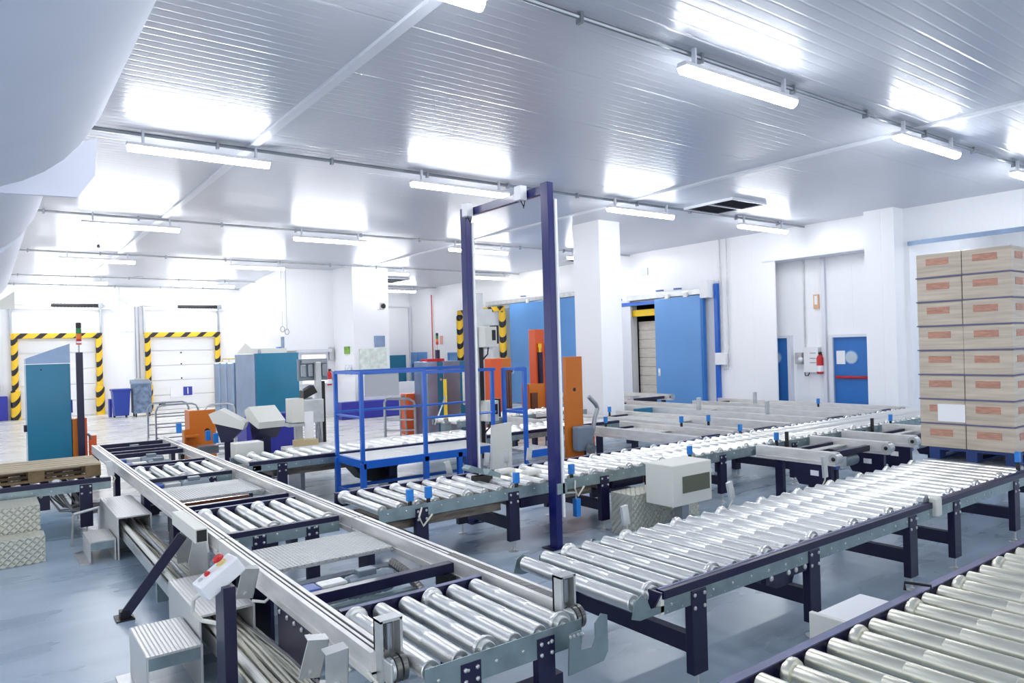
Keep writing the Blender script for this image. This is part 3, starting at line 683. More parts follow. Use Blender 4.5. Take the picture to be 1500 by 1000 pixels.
for x in (3.35, 4.4, 5.1, 5.7, 6.9): MB().lathe((x, 3.6, .56), (0, 1, 0), [(0, .012), (.05, .012), (.05, .02), (.06, .02)], 8).build('rail_stud', M_steel, L1)
sensor(L1, 7.95, 2.66, .68)

# middle line
LM = line('roller_conveyor', 'longest roller conveyor, passing under the navy gate towards the far chain lanes', 2.6, 13.7, 5.47, 6.3, 'plate', 'navy', [3.0, 3.98, 5.15, 5.85, 7.1, 8.6, 10.4, 12.4], first=2.66, phase=1, n=64)
for x, y in ((2.90, 5.44), (3.08, 5.44), (4.03, 5.44), (4.72, 5.44), (6.5, 5.42), (8.2, 5.42), (11.2, 5.42), (8.7, 6.33)): sensor(LM, x, y, .63)
for x in (3.0, 4.75): 
    MB().tube([(x, 5.42, .56), (x-.06, 5.36, .5), (x-.02, 5.36, .42), (x+.08, 5.38, .5)], .009, 6).build('sensor_lead', M_ivory, LM)
MB().box(4.68, 4.74, 5.33, 5.39, .22, .4, .006).build('photoelectric_sensor', M_sblue, LM)
MB().tube([(4.5, 5.4, .47), (4.7, 5.36, .46), (4.7, 5.36, .4)], .01, 6).build('sensor_arm', M_galw, LM)
T = Matrix.Translation((3.95, 5.95, .68)) @ Matrix.Rotation(.28, 4, 'Y')
b = MB(T); b.prism([(-.20, .01), (-.17, .05), (-.03, .04), (0, -.01), (.04, .0), (.06, .05), (.2, .03), (.2, -.01), (-.18, -.01)], 'y', -.10, .02); b.build('pallet_stop', M_gal, LM)
MB().box(3.85, 4.05, 5.85, 5.95, .58, .66, .01).build('pallet_stop_base', M_rubber, LM)
for x, y in ((4.35, 6.05), (4.5, 5.8)): MB().box(x-.1, x+.1, y-.05, y+.05, .6, .66, .02).build('stop_block', M_offwhite, LM)
M_belt = mat('dirty_drive_belt', (120, 110, 100), .5, .3, var=.6, vscale=5, stretch=(1, 5, 5))
for xa, xb in ((2.7, 3.9), (4.06, 5.05), (5.25, 7.0)): MB().box(xa, xb, 5.52, 6.15, .385, .475).build('drive_belt', M_belt, LM)
MB().box(4.1, 4.5, 5.47, 5.6, .38, .49).build('drive_guard', M_navy, LM)
MB().box(5.3, 5.75, 5.45, 5.55, .4, .5).build('drive_guard', M_navy, LM)
reflector(LM, 3.95, 6.5, .6, -.3); reflector(LM, 4.45, 6.55, .62, .1); reflector(LM, 4.72, 6.55, .62, .1); reflector(LM, 5.0, 6.5, .62, .15)
for x in (8.4, 10.6): MB().box(x-.016, x+.016, 5.38, 5.42, .5, .72, .005).build('sensor_post', M_rubber, LM)

# third line
L3 = line('roller_conveyor', 'roller conveyor passing behind the blue railed platform', 2.58, 8.85, 8.95, 9.72, 'cap', 'low', [2.98, 4.5, 6.2, 8.0], first=2.66, phase=0)
MB().box(2.62, 2.72, 8.9, 9.0, .50, .56).build('end_bracket', M_gal, L3)
MB().box(2.9, 4.4, 9.0, 9.6, .385, .475).build('drive_belt', M_belt, L3)
MB().prism([(4.0, .38), (4.75, .38), (4.5, .1), (4.2, .15)], 'y', 9.1, 9.5).build('drive_guard', M_black, L3)
# pallet line at the far side, arriving at the chain lane
LP = line('roller_conveyor', 'short navy sided conveyor with the empty wooden pallet on it', -2.6, 1.12, 9.08, 9.95, 'cap', 'navy', [.88, -.8, -2.2], first=-2.5, phase=0)
MB().box(-.9, .55, 9.05, 9.3, .33, .5).build('drive_guard', M_navy, LP)
b = MB()
for x in (-.1, .12, .3, .47, .58): b.bolts([(x, 9.05, .48)], (0, -1, 0), .02, .012)
b.build('drive_bolt', M_galw, LP)
# reels of grey leads under it
b = MB()
for k in range(14):
    y = 9.2+random.random()*.4; x = .5+random.random()*.3
    b.tube([(x, y, .5-.1*random.random()), (x+.1, y-.2, .3), (x+.3+.1*random.random(), y-.1, .22+.1*random.random()), (1.25, 9.0+.1*random.random(), .28)], .009, 5)
tag(b.build('loose_leads', M_cgrey), 'tangle of grey leads hanging under the pallet conveyor', 'cables', kind='stuff')
reflector(LP, 1.12, 9.0, .63, -.15, .16)

# ---- wooden pallet
t = thing('wooden_pallet', 'empty weathered wooden pallet resting on the navy sided conveyor', 'pallet', (.4, 9.5, .612))
zz = .621; px0, px1, py0, py1 = -.16, 1.04, 9.15, 9.88
for k in range(3): MB().box(px0, px1, py0+k*.35, py0+k*.35+.1, zz, zz+.022, .002).build('bottom_board', M_woodd, t)
for x in (px0, (px0+px1)/2-.07, px1-.145):
    for y in (py0, (py0+py1)/2-.05, py1-.1): MB().box(x, x+.145, y, y+.1, zz+.022, zz+.1, .003).build('block', M_woodd, t)
for x in (px0, (px0+px1)/2-.07, px1-.145): MB().box(x, x+.145, py0, py1, zz+.1, zz+.122, .002).build('stringer_board', M_woodd, t)
for k in range(5): y = py0+k*.17; MB().box(px0, px1, y, y+.12+.01*(k % 2), zz+.122, zz+.144, .002).build('deck_board', M_wood, t)

# ---- chain lane running away from the camera
def rail(t, x0, x1, ya, yb, z0=.49, z1=.615, name='chain_rail'):
    b = MB(); b.box(x0, x1, ya, yb, z0, z1-.012)
    b.box(x0, x0+(x1-x0)*.28, ya, yb, z1-.012, z1); b.box(x0+(x1-x0)*.42, x0+(x1-x0)*.58, ya, yb, z1-.012, z1-.002); b.box(x0+(x1-x0)*.72, x1, ya, yb, z1-.012, z1)
    b.box(x0-.006, x1+.006, ya, yb, z0+.03, z0+.04)
    r = b.build(name, M_alu, t)
    c = MB(); w = x1-x0
    c.box(x0+w*.29, x0+w*.41, ya, yb, z1-.011, z1-.004); c.box(x0+w*.59, x0+w*.71, ya, yb, z1-.011, z1-.004)
    c.build('chain', M_rubber, r)
    return r
def geared_motor(t, x, y, z, L=.5, name='gear_motor'):
    m = MB(); m.lathe((x, y, z), 'x', [(0, .055), (.02, .07)]+[(.04+k*.02, .07+.006*(k % 2)) for k in range(int(L*22))]+[(L*.55, .07), (L*.58, .06), (L*.6, .03)], 18)
    o = m.build(name, M_motor, t)
    MB().box(x-.17, x, y-.06, y+.06, z-.06, z+.065, .012).build('gearbox', M_galw, o)
    MB().box(x-.27, x-.17, y-.07, y+.07, z-.07, z+.06, .012).build('gear_cover', M_mblue, o)
    MB().box(x+.08, x+.2, y-.04, y+.04, z+.06, z+.10, .006).build('terminal_box', M_motor, o)
    return o
t = CL = thing('chain_conveyor', 'long double chain conveyor crossing the roller lines, with ribbed white cover plates', 'conveyor', (1.85, 7, 0))
xl0, xl1, xr0, xr1 = 1.31, 1.40, 2.30, 2.41
for a, b_ in ((2.85, 5.31), (5.33, 8.28), (8.30, 10.2), (10.22, 12.55)): rail(t, xl0, xl1, a, b_)
for a, b_ in ((2.80, 5.27), (5.29, 6.80), (6.82, 8.5), (8.52, 11.0), (11.02, 12.9)): rail(t, xr0, xr1, a, b_)
MB().box(xr0+.03, xr0+.08, 2.85, 3.9, .612, .618).build('chain', M_chain, t)
for y in (3.80, 6.74, 9.9, 11.15, 11.5, 12.0, 12.6):
    MB().box(xl1, xr0, y-.03, y+.03, .54, .60, .003).build('crossbar', M_navy, t)
for y in (3.9, 6.76, 11.1): 
    MB().box(2.22, 2.27, y-.2, y-.04, .46, .54).build('crossbar_bracket', M_black, t)
def cover(y0, y1):
    b = MB(); b.box(xl1+.01, xr0-.02, y0, y1, .535, .545); b.box(xl1+.01, xr0-.02, y0-.006, y0, .52, .545); b.build('cover_plate', M_deck, t)
cover(4.55, 5.12); cover(7.40, 8.2)
# ribbed lips
for y0 in (4.55, 7.40):
    n = 34; b = MB()
    for k in range(n):
        x = xl1+.02+k*(xr0-xl1-.05)/n; b.prism([(x, .525), (x+.012, .548), (x+.024, .525)], 'y', y0-.008, y0+.56)
    b.build('tread_rib', M_galw, t)
MB().box(xl1+.05, 2.1, 7.28, 7.34, .47, .53).build('cover_underframe', M_brown, t)
geared_motor(t, 1.78, 4.22, .44, .55); 
MB().tube([(1.5, 4.36, .42), (2.25, 4.36, .42)], .018, 10).tube([(1.5, 4.48, .44), (2.25, 4.48, .44)], .025, 10).build('drive_shaft', M_steel, t)
b = MB(); b.tube([(2.17, 4.35, .5), (2.2, 4.2, .46), (2.22, 4.0, .36), (2.18, 3.9, .3)], .03, 8); b.build('drive_chain', M_chain, t)
for y in (8.42, 9.45, 10.4, 10.9, 12.25): geared_motor(t, 1.7, y-.02 if y > 9 else y, .50, .5)
MB().box(1.5, 2.2, 4.05, 4.1, .34, .4).build('motor_plate', M_gal, t)
# legs
for y in (3.7, 5.2, 6.9, 8.3, 10.3, 12.3):
    for x0, x1 in ((xl0-.0, xl0+.06), (xr1-.06, xr1)):
        MB().box(x0, x1, y-.09, y+.09, .06, .49, .003).build('leg', M_navy, t)
        MB().box(x0-.04, x1+.04, y-.11, y+.11, 0, .012).build('foot_plate', M_gal, t)
        MB().tube([((x0+x1)/2, y, 0), ((x0+x1)/2, y, .07)], .012, 8).build('foot_screw', M_galw, t)
b = MB()
for y in (3.55, 3.66, 3.77, 3.88, 4.0): b.bolts([(xl0-.006, y, .475)], (-1, 0, 0), .014, .01)
b.build('rail_bolt', M_galw, t)
MB().box(xl0-.004, xl0+.02, 3.5, 4.05, .15, .49).build('side_gusset', M_navy, t)
MB().box(xl1+.01, xl1+.03, 4.5, 5.3, .1, .45).build('inner_guard', M_navy, t)
# end bearings with sprockets
for x0, x1, y in ((1.335, 1.44, 2.80), (2.29, 2.385, 2.74)):
    b = MB()
    b.box(x0, x0+.012, y, y+.07, .47, .755); b.box(x1-.012, x1, y, y+.07, .58, .755); b.box(x0, x1, y, y+.07, .745, .757); b.box(x0, x1, y+.058, y+.07, .47, .75)
    e = b.build('end_stop', M_galw, t)
    MB().tube([((x0+x1)/2, y+.03, .62), ((x0+x1)/2, y+.03, .735)], .018, 12).build('guide_roller', M_steel, e)
    xm = (x0+x1)/2
    b = MB(); 
    for dx in (-.012, .018): b.lathe((xm+dx-.008, y-.035, .56), 'x', [(0, .045), (0, .058), (.022, .058), (.022, .045)], 24)
    b.build('sprocket_chain', M_chain, e)
    b = MB(); b.lathe((xm-.035, y-.035, .56), 'x', [(0, .014), (0, .048), (.012, .05), (.012, .014)], 20); b.box(x0+.008, x0+.02, y-.075, y+.02, .5, .6, .006); b.build('bearing_plate', M_galw, e)
MB().prism([(2.13, .585), (2.20, .59), (2.20, .50), (2.27, .495), (2.29, .53), (2.29, .60), (2.33, .635), (2.37, .62), (2.37, .45), (2.34, .41), (2.12, .40)], 'y', 2.50, 2.506).build('end_guard', M_gal, t)
b = MB()
for x in (2.135, 2.155, 2.18, 2.20): b.bolts([(x, 2.5, .575)], (0, -1, 0), .009, .008)
b.build('guard_bolt', M_galw, t)
# big bracket and white rail on the outer side
b = MB()
for y in (5.55, 5.95): b.prism([(1.29, .33), (1.29, .62), (1.22, .66), (1.19, .55), (1.16, .42), (1.17, .33)], 'y', y, y+.012)
b.prism([(5.45, .33), (6.05, .33), (6.05, .5), (5.95, .66), (5.55, .66), (5.45, .5)], 'x', 1.27, 1.285)
b.build('side_bracket', M_galw, t)
MB().box(1.17, 1.255, 5.36, 6.12, .60, .70, .004).build('side_tube', M_offwhite, t)
MB().box(1.18, 1.245, 5.352, 5.36, .61, .69).build('tube_opening', M_black, t)
# sensor brackets with leads
for (x, y, z, a) in ((1.22, 4.32, .56, .18), (1.17, 3.15, .52, .2), (1.17, 2.88, .56, -.05)):
    T = Matrix.Translation((x, y, z)) @ Matrix.Rotation(a, 4, 'Y') @ Matrix.Rotation(.2, 4, 'X')
    b = MB(T); b.box(-.05, .05, -.004, .004, -.08, .10); b.box(-.05, .05, -.004, .05, .095, .103, .002); b.box(.046, .05, -.004, .03, -.08, .1); sb = b.build('sensor_bracket', M_galw, t)
    MB(T).box(-.02, .02, .01, .035, -.06, 0, .004).lathe((0, -.004, -.05), (0, -1, 0), [(0, .014), (.02, .014)], 10).build('sensor_head', M_galw, sb)
    MB().tube([(x+.02, y-.02, z-.09), (x+.08, y-.06, z-.1), (x+.14, y-.08, z-.05), (x+.13, y-.02, z-.03)], .009, 8).build('sensor_lead', M_offwhite, sb)
# roller tables set inside the chain lane
def table(y0, y1, label, n=6, backcap=True):
    t = thing('roller_table', label, 'roller table', (1.85, (y0+y1)/2, 0), 'roller tables inside the chain conveyor')
    xa, xb = xl1+.02, xr0-.03
    zt = .605
    MB().box(xa, xb, y1, y1+.045, zt-.11, zt).build('back_channel', M_navy, t); MB().box(xa, xb, y1+.003, y1+.042, zt, zt+.002).build('wear_strip', M_navytop, t)
    if backcap:
        MB().box(xa, xb, y0-.045, y0, zt-.04, zt).build('front_cap', M_navy, t)
    b = MB().box(xa, xb, y0-.045, y0-.04, zt-.12, zt-(.04 if backcap else .0)); b.mi = 1
    p = (xb-xa-.12)/(n-1)
    add_rollers(t, [xa+.06+i*p for i in range(n)], y0+.002, y1-.002, zt-.04, 1)
    for x in [xa+.06+i*p for i in range(n)]: b.bolts([(x, y0-.045, zt-.06)], (0, -1, 0), .009, .007)
    for lx in (xa+.22, xb-.22):
        MB().box(lx-.05, lx+.05, y0-.05, y0-.01, .02, zt-.03-.02*backcap).build('leg', M_navy, t)
        for dx in (-.03, .03):
            for dz in (.045, .095): b.bolts([(lx+dx, y0-.05, zt-.01-dz)], (0, -1, 0), .011, .008)
        MB().box(lx-.05, lx+.05, y1-.01, y1+.03, .02, zt-.1).build('leg', M_navy, t)
    b.build('side_plate', [M_gal, M_galw], t)
    MB().box(xa, xb, y0+.1, y0+.16, .22, .3).build('cross_brace', M_navy, t)
    for lx in (xa+.22, xb-.22):
        for y in (y0-.03, y1+.01): MB().lathe((lx, y, 0), 'z', [(0, .05), (.01, .05), (.02, .02)], 12).build('foot', M_galw, t)
table(2.62, 3.42, 'roller table at the near end of the chain conveyor, with a plain galvanised front', 6, False)
table(5.50, 6.45, 'roller table between the two ribbed cover plates of the chain conveyor', 6)
table(8.55, 9.55, 'farthest roller table set inside the chain conveyor', 6)

# ---- cable tray and covers beside the chain lane
t = thing('cable_tray', 'long tray of pale cables running along the floor beside the chain conveyor', 'cable tray', (1.1, 5, 0))
MB().box(1.05, 1.30, 1.5, 8.9, .17, .18).box(1.05, 1.06, 1.5, 8.9, .18, .26).box(1.29, 1.30, 1.5, 8.9, .18, .24).build('tray', M_galw, t)
for y in (2.2, 3.9, 6.2, 8.2): MB().box(1.06, 1.29, y-.03, y+.03, 0, .17).build('tray_foot', M_gal, t)
MB().tube([(1.08, 1.5, .29), (1.08, 8.6, .29)], .022, 10).build('conduit_pipe', M_offwhite, t)
MB().tube([(1.16, 5.6, .30), (1.16, 8.6, .30)], .016, 8).build('conduit_pipe', M_steel, t)
for k in range(38):
    u = (k % 19)/18; x = 1.10+.19*u; z = .20+.024*(k//19)+random.random()*.02; ph = random.random()*6; am = .008+.012*random.random(); r = .0072+.0028*random.random()
    pts = []
    for j in range(28):
        y = 1.6+j*.25
        sp_ = 1+.5*max(0, math.sin((y-2.3)*1.3))*(y < 4.6)
        pts.append((1.2+(x-1.2)*sp_+am*math.sin(y*1.7+ph)+.005*math.sin(y*5+ph*2), y, z+.012*math.sin(y*2.1+ph*1.7)+.012))
    MB().tube(pts, r, 6).build('cable', M_ivory if k % 9 else M_cgrey, t)
def cover_box(name, label, x0, x1, y0, y1, z, m, th=.012):
    """open-ended bridge of ribbed aluminium over the cables"""
    b = MB(); b.box(x0, x1, y0, y1, z-th, z); b.box(x0, x0+th, y0, y1, 0, z-th); b.box(x1-th, x1, y0, y1, 0, z-th)
    o = b.build(name, m); tag(o, label, 'cable cover', 'ribbed aluminium cable covers'); return o
cover_box('cable_cover', 'ribbed aluminium bridge over the cable tray, beside the pallet conveyor', 1.0, 1.298, 7.72, 8.95, .40, M_riby)
cover_box('cable_cover', 'ribbed aluminium bridge over the cable tray, behind the red button post', .98, 1.30, 4.45, 5.3, .40, M_riby)
def step(name, label, x0, x1, y0, y1, z):
    t = thing(name, label, 'step', ((x0+x1)/2, (y0+y1)/2, 0), 'ribbed floor steps')
    b = MB(); b.box(x0, x1, y0, y1, z-.012, z); b.box(x0, x0+.012, y0, y1, 0, z-.012); b.box(x1-.012, x1, y0, y1, 0, z-.012); b.build('tread', M_ribx, t)
    MB().box(x0+.012, x1-.012, y0+.001, y0+.008, z-.08, z-.012).build('front_lip', M_gal, t)
    MB().box(x0-.08, x0, y0-.02, y1, 0, .012).build('base_flange', M_galw, t)
step('floor_step', 'ribbed aluminium step on the floor below the red button box', .68, .97, 4.33, 4.88, .28)
step('floor_step', 'low ribbed aluminium step beside the pallet conveyor cables', .77, .99, 7.76, 8.3, .2)
# tread plate steps
t = thing('tread_plate_steps', 'two tread plate steps against the pallet conveyor', 'steps', (-.1, 8.6, 0))
MB().box(-1.2, .43, 8.45, 8.98, 0, .5, .004).build('upper_step', M_tread, t)
MB().box(-1.2, .45, 8.15, 8.44, 0, .25, .004).build('lower_step', M_tread, t)
# fallen pipe
tg = MB().tube([(.72, 8.6, .33), (.96, 8.7, .35)], .015, 8).tube([(.72, 8.6, .33), (.70, 8.62, .0)], .012, 8).tube([(.96, 8.7, .35), (.96, 8.7, 0)], .012, 8).build('rail_pipe', M_galw); tag(tg, 'short pale pipe rail above the low ribbed step', 'pipe')
# navy strut
t = thing('diagonal_strut', 'navy diagonal strut bolted to the floor and leaning on the chain conveyor bracket', 'strut', (.8, 5.95, 0))
T = Matrix.Translation((.80, 5.96, .02)); d = Vector((1.19-.80, 5.86-5.96, .54)); L = d.length
q = d.to_track_quat('Z', 'Y').to_matrix().to_4x4()
MB(T @ q).box(-.025, .025, -.035, .035, .02, L).build('strut_tube', M_navy, t)
MB().box(.74, .86, 5.88, 6.04, 0, .012).box(.77, .83, 5.92, 6.0, .012, .06).build('foot_plate', M_black, t)

# emergency stop post
t = thing('emergency_stop_post', 'white button box with a red mushroom button on a navy floor post', 'control post', (.95, 3.9, 0))
MB().box(.93, .99, 3.70, 3.86, 0, .76, .003).build('post', M_navy, t)
MB().box(.87, 1.05, 3.66, 3.90, 0, .012).build('foot_plate', M_navy, t)
T = Matrix.Translation((.935, 3.80, .80)) @ Matrix.Rotation(.12, 4, 'Z') @ Matrix.Rotation(-.55, 4, 'Y')
bx = MB(T).box(-.11, .11, -.06, .06, -.05, .04, .01).build('button_box', M_white, t)
MB(T).lathe((.045, .005, .04), 'z', [(0, .026), (.006, .026), (.006, .016), (.02, .016)], 20).build('button_collar', mat('pale_yellow', (226, 214, 150), .4), bx)
MB(T).lathe((.045, .005, .06), 'z', [(0, .016), (.006, .028), (.018, .028), (.025, .02)], 20).build('mushroom_button', M_red, bx)
MB(T).lathe((-.035, .01, .04), 'z', [(0, .015), (.01, .015), (.014, .010)], 16).build('push_button', M_red, bx)
MB(T).lathe((-.075, .01, .04), 'z', [(0, .012), (.006, .012)], 12).build('key_switch', M_galw, bx)
MB().tube([(.86, 3.86, .71), (.84, 3.92, .67), (.84, 3.95, .60), (.88, 3.93, .55), (.94, 3.86, .54)], .011, 8).build('cord', M_offwhite, t)

# ---- control box and tread cover between the roller lines
t = thing('control_box', 'white control box with a dark glass panel standing between two roller conveyors', 'control box', (5.4, 4.7, 0))
MB().box(5.26, 5.84, 4.6, 4.95, .34, .74, .01).build('box_body', M_offwhite, t)
MB().box(5.40, 5.80, 4.592, 4.6, .46, .62).build('display_panel', mat('olive_glass', (96, 100, 84), .2), t)
MB().box(5.5, 5.6, 4.7, 4.8, 0, .34).build('stand', M_steel, t)
MB().box(5.7, 5.78, 4.85, 4.9, 0, .34).build('stand', M_blue, t)
t = thing('tread_cover', 'stepped tread plate cable cover beside the white control box', 'cable cover', (5.3, 5.1, 0))
MB().box(5.12, 6.05, 5.0, 5.3, 0, .42, .004).build('upper_cover', M_tread, t)
MB().box(5.5, 6.1, 4.98, 5.0, 0, .2).build('lower_cover', M_tread, t)

# ---- navy gate
t = thing('height_gate', 'tall navy gate frame standing across the middle roller conveyor', 'gate', (4.34, 5.9, 0))
for y in (5.24, 6.66):
    MB().box(4.30, 4.37, y-.055, y+.055, 0, 3.46, .004).build('post', M_navy if False else mat('gate_navy', (14, 20, 98), .3, coat=.15), t)
    MB().box(4.375, 4.40, y-.07, y-.03, .3, 3.30).build('light_curtain', M_white, t)
    MB().box(4.24, 4.44, y-.1, y+.1, 0, .012).build('foot_plate', M_navy, t)
MB().box(4.31, 4.36, 5.3, 6.61, 3.36, 3.44, .003).build('crossbeam', bpy.data.materials['gate_navy'], t)
for y in (5.55, 6.5):
    MB().box(4.22, 4.30, y-.05, y+.05, 3.34, 3.48, .004).build('sensor_box', M_white, t)
    MB().tube([(4.26, y, 3.34), (4.27, y-.03, 3.28), (4.3, y+.01, 3.27), (4.3, y-.02, 3.35)], .006, 6).build('lead', M_black, t)
MB().box(4.31, 4.43, 5.17, 5.2, .52, .62).build('clamp_plate', M_gal, t)

# ---- blue platform
t = thing('railed_platform', 'blue railed work platform with a white tread deck', 'platform', (4.7, 8.3, 0))
X0, X1, Y0, Y1, ZD = 3.64, 5.6, 7.98, 8.75, .6
MB().box(X0+.03, X1, Y0+.02, Y1, ZD-.03, ZD).build('deck', M_deck, t)
b = MB(); b.box(X0, X1, Y0-.03, Y0+.02, ZD-.09, ZD+.005); b.box(X0, X0+.05, Y0, Y1, ZD-.09, ZD+.005); b.box(X0, X1, Y1, Y1+.04, ZD-.09, ZD); b.build('deck_frame', M_blue, t)
for x, y in ((X0, Y0), (X0, Y1), (4.5, Y0), (X1, Y0), (X1, Y1), (5.0, Y0)):
    MB().box(x-.03, x+.03, y-.03, y+.03, 0, ZD-.03).build('leg', M_blue, t)
MB().box(X0, X1, Y0-.02, Y0+.02, .16, .2).box(X0-.02, X0+.02, Y0, Y1, .16, .2).box(X0, X1, Y1-.02, Y1+.02, .16, .2).build('lower_brace', M_blue, t)
for x, y in ((X0, Y0), (X0, Y1), (4.5, Y0)): MB().box(x-.022, x+.022, y-.022, y+.022, ZD, 1.67).build('rail_post', M_blue, t)
for x, y in ((X1-.05, Y0),): MB().box(x-.022, x+.022, y-.022, y+.022, ZD, 1.64).build('rail_post', M_blue, t)
MB().box(X0, X1, Y1-.02, Y1+.02, 1.64, 1.68).build('top_rail', M_blue, t)
MB().box(X0, 4.5, Y0-.018, Y0+.018, 1.64, 1.675).box(4.5, X1, Y0-.018, Y0+.018, 1.61, 1.65).box(X0-.018, X0+.018, Y0, Y1, 1.64, 1.675).build('top_rail', M_blue, t)
MB().tube([(X0, Y1, 1.15), (X1, Y1, 1.15)], .016, 8).tube([(X0, Y0, 1.12), (X0, Y1, 1.12)], .016, 8).tube([(4.5, Y0, 1.05), (X1, Y0, 1.05)], .016, 8).build('middle_rail', M_blue, t)
MB().box(X0+.05, 4.14, Y0-.01, Y0, 1.37, 1.64).build('rail_panel', mat('panel_grey', (186, 188, 192), .5), t)
# right hand bay of the platform
t = thing('railed_landing', 'small blue railed landing beside the scanner mast', 'platform', (6.0, 8.3, 0))
for x, y in ((6.12, 8.0), (6.12, 8.5), (6.5, 8.5)): MB().box(x-.025, x+.025, y-.025, y+.025, 0, 1.62).build('rail_post', M_blue, t)
MB().box(5.95, 6.14, 7.98, 8.02, 1.59, 1.63).box(6.1, 6.14, 8.0, 8.5, 1.59, 1.63).box(6.12, 6.5, 8.48, 8.52, 1.59, 1.63).box(6.1, 6.14, 8.0, 8.5, .98, 1.02).box(6.12, 6.5, 8.48, 8.52, .98, 1.02).build('rail', M_blue, t)
MB().box(6.14, 6.6, 8.0, 8.5, .42, .46).build('deck', M_deck, t); MB().box(6.1, 6.62, 7.97, 8.0, .36, .46).build('deck_frame', M_blue, t)
# white tread walkway beyond the line
t = thing('walkway', 'pale tread plate walkway beyond the roller conveyor behind the platform', 'walkway', (4.6, 10.1, 0))
MB().box(3.5, 6.6, 9.85, 10.5, .5, .53).build('deck', M_deck, t)
for x in (3.6, 5, 6.5): MB().box(x-.03, x+.03, 9.9, 10.4, 0, .5).build('leg', M_steel, t)
# ---- scanner mast
t = thing('scanner_mast', 'aluminium scanner mast with two grey reader boxes between the gate posts', 'scanner', (5.9, 8.85, 0))
MB().box(5.84, 5.97, 8.76, 8.86, 0, 2.73, .004).build('mast_profile', M_galw, t)
MB().box(5.88, 5.94, 8.745, 8.76, .3, 1.95).build('cable_channel', M_black, t)
MB().box(5.97, 6.16, 8.8, 8.86, 1.9, 2.5).build('mast_panel', M_galw, t)
for z in (1.93, .85):
    o = MB().box(5.87, 6.08, 8.58, 8.76, z, z+.3, .01).build('reader_box', M_offwhite, t)
    MB().box(5.99, 6.05, 8.57, 8.58, z+.1, z+.25).build('reader_window', M_black, o)
    MB().box(6.08, 6.14, 8.62, 8.76, z+.05, z+.32).build('reader_back', M_black, o)
    MB().tube([(6.0, 8.7, z), (6.0, 8.72, z-.1), (5.93, 8.78, z-.2)], .012, 6).build('cable', M_black, o)
MB().box(5.8, 6.0, 8.7, 8.88, 0, .02).build('foot_plate', M_navy, t)
MB().box(5.62, 5.84, 8.72, 8.85, 1.1, 1.6, .02).build('side_box', M_galw, t)
t = thing('leaning_sheet', 'beige upright panel leaning beside the scanner mast', 'panel', (5.45, 7.7, 0))
T = Matrix.Translation((5.45, 7.7, 0)) @ Matrix.Rotation(.04, 4, 'Y')
MB(T).prism([(-.16, .06), (.17, .06), (.14, .93), (-.15, .9)], 'y', -.03, .03).build('panel_sheet', M_offwhite, t)
MB().box(5.3, 5.62, 7.6, 7.8, 0, .06).build('panel_foot', M_navy, t)

# ---- orange and teal machines behind the platform
t = thing('steel_cabinet', 'steel grey cabinet with teal strips behind the blue platform', 'cabinet', (8.4, 14.2, 0))
MB().box(7.98, 8.25, 14.0, 14.6, 0, 1.66, .01).box(8.4, 8.85, 14.0, 14.6, 0, 1.66, .01).build('cabinet_body', M_tealmetal, t)
MB().box(8.25, 8.4, 14.02, 14.6, 0, 1.65).box(8.85, 9.2, 14.02, 14.6, 0, 1.65).build('cabinet_strip', M_teal, t)
MB().box(8.05, 8.5, 14.1, 14.4, 1.66, 1.72).build('top_tray', M_red, t)
MB().lathe((8.32, 14.0, 1.25), (0, -1, 0), [(0, .02), (.03, .03)], 10).build('handle', M_galw, t)
stack_light(8.47, 14.35, 2.04, 'small green and red signal tower on a navy stub above the steel grey cabinet', .8, 1.92, 1.721)
t = thing('safety_loop', 'grey tubular loop guard rail before the blue bumper barrier', 'guard rail', (7.3, 14, 0))
b = MB()
b.tube([(6.92, 14, 0), (6.92, 14, .82), (6.97, 14, .9), (7.05, 14, .9), (7.5, 14.0, .86), (7.62, 14, .8), (7.65, 14, .7), (7.65, 14, 0)], .03, 10)
for z in (.68, .45, .22): b.tube([(6.92, 14, z), (7.65, 14, z-.05)], .02, 8)
b.build('tube_frame', M_steel, t)
MB().tube([(7.55, 14.5, 0), (7.55, 14.5, .85), (7.65, 14.5, .92), (7.7, 14.5, 0)], .022, 8).build('rear_frame', M_steel, t)
t = thing('orange_post', 'red-orange box post beside the grey loop guard rail', 'post', (8, 14.5, 0))
MB().box(7.78, 8.22, 14.63, 14.9, 0, .93).build('post_body', M_orange2, t)
MB().box(7.95, 8.05, 14.61, 14.63, .1, .2).build('post_hole', M_black, t)
t = thing('yellow_piston', 'yellow vertical piston on a round grey foot by the platform rail', 'piston', (6.75, 11.2, 0))
MB().lathe((6.75, 11.2, .55), 'z', [(0, .09), (.04, .09), (.07, .045), (.12, .045)], 14).build('piston_foot', M_steel, t)
MB().tube([(6.75, 11.2, .66), (6.75, 11.2, 1.38)], .032, 12).build('piston_tube', M_yellow, t)
MB().tube([(6.75, 11.2, 1.1), (6.7, 11.15, 1.02), (6.4, 11.0, .6)], .016, 8).build('side_rod', M_steel, t)
MB().box(6.68, 6.82, 11.13, 11.27, 0, .55).build('piston_base', M_gal, t)
t = thing('orange_machine', 'orange machine housing with a dark brown ribbed window behind the scanner mast', 'machine', (9, 12.6, 0))
MB().box(8.66, 8.98, 12.5, 13.2, 0, 1.70, .01).build('side_panel', M_orange2, t)
MB().box(8.98, 9.36, 12.7, 13.2, 0, 1.70, .01).build('housing', M_orange, t)
b = MB()
for k in range(4): b.lathe((9.02+k*.08, 12.64, .3), 'z', [(0, .045), (1.1, .045)], 12)
b.box(8.97, 9.33, 12.6, 12.7, 1.38, 1.44); b.build('ribbed_window', M_brown, t)
MB().box(9.0, 9.35, 12.45, 12.7, 0, .3).build('lower_box', M_orange, t)
t = thing('orange_lift', 'tall red-orange lift column with a signal mast behind the gate', 'lift', (10.4, 13, 0))
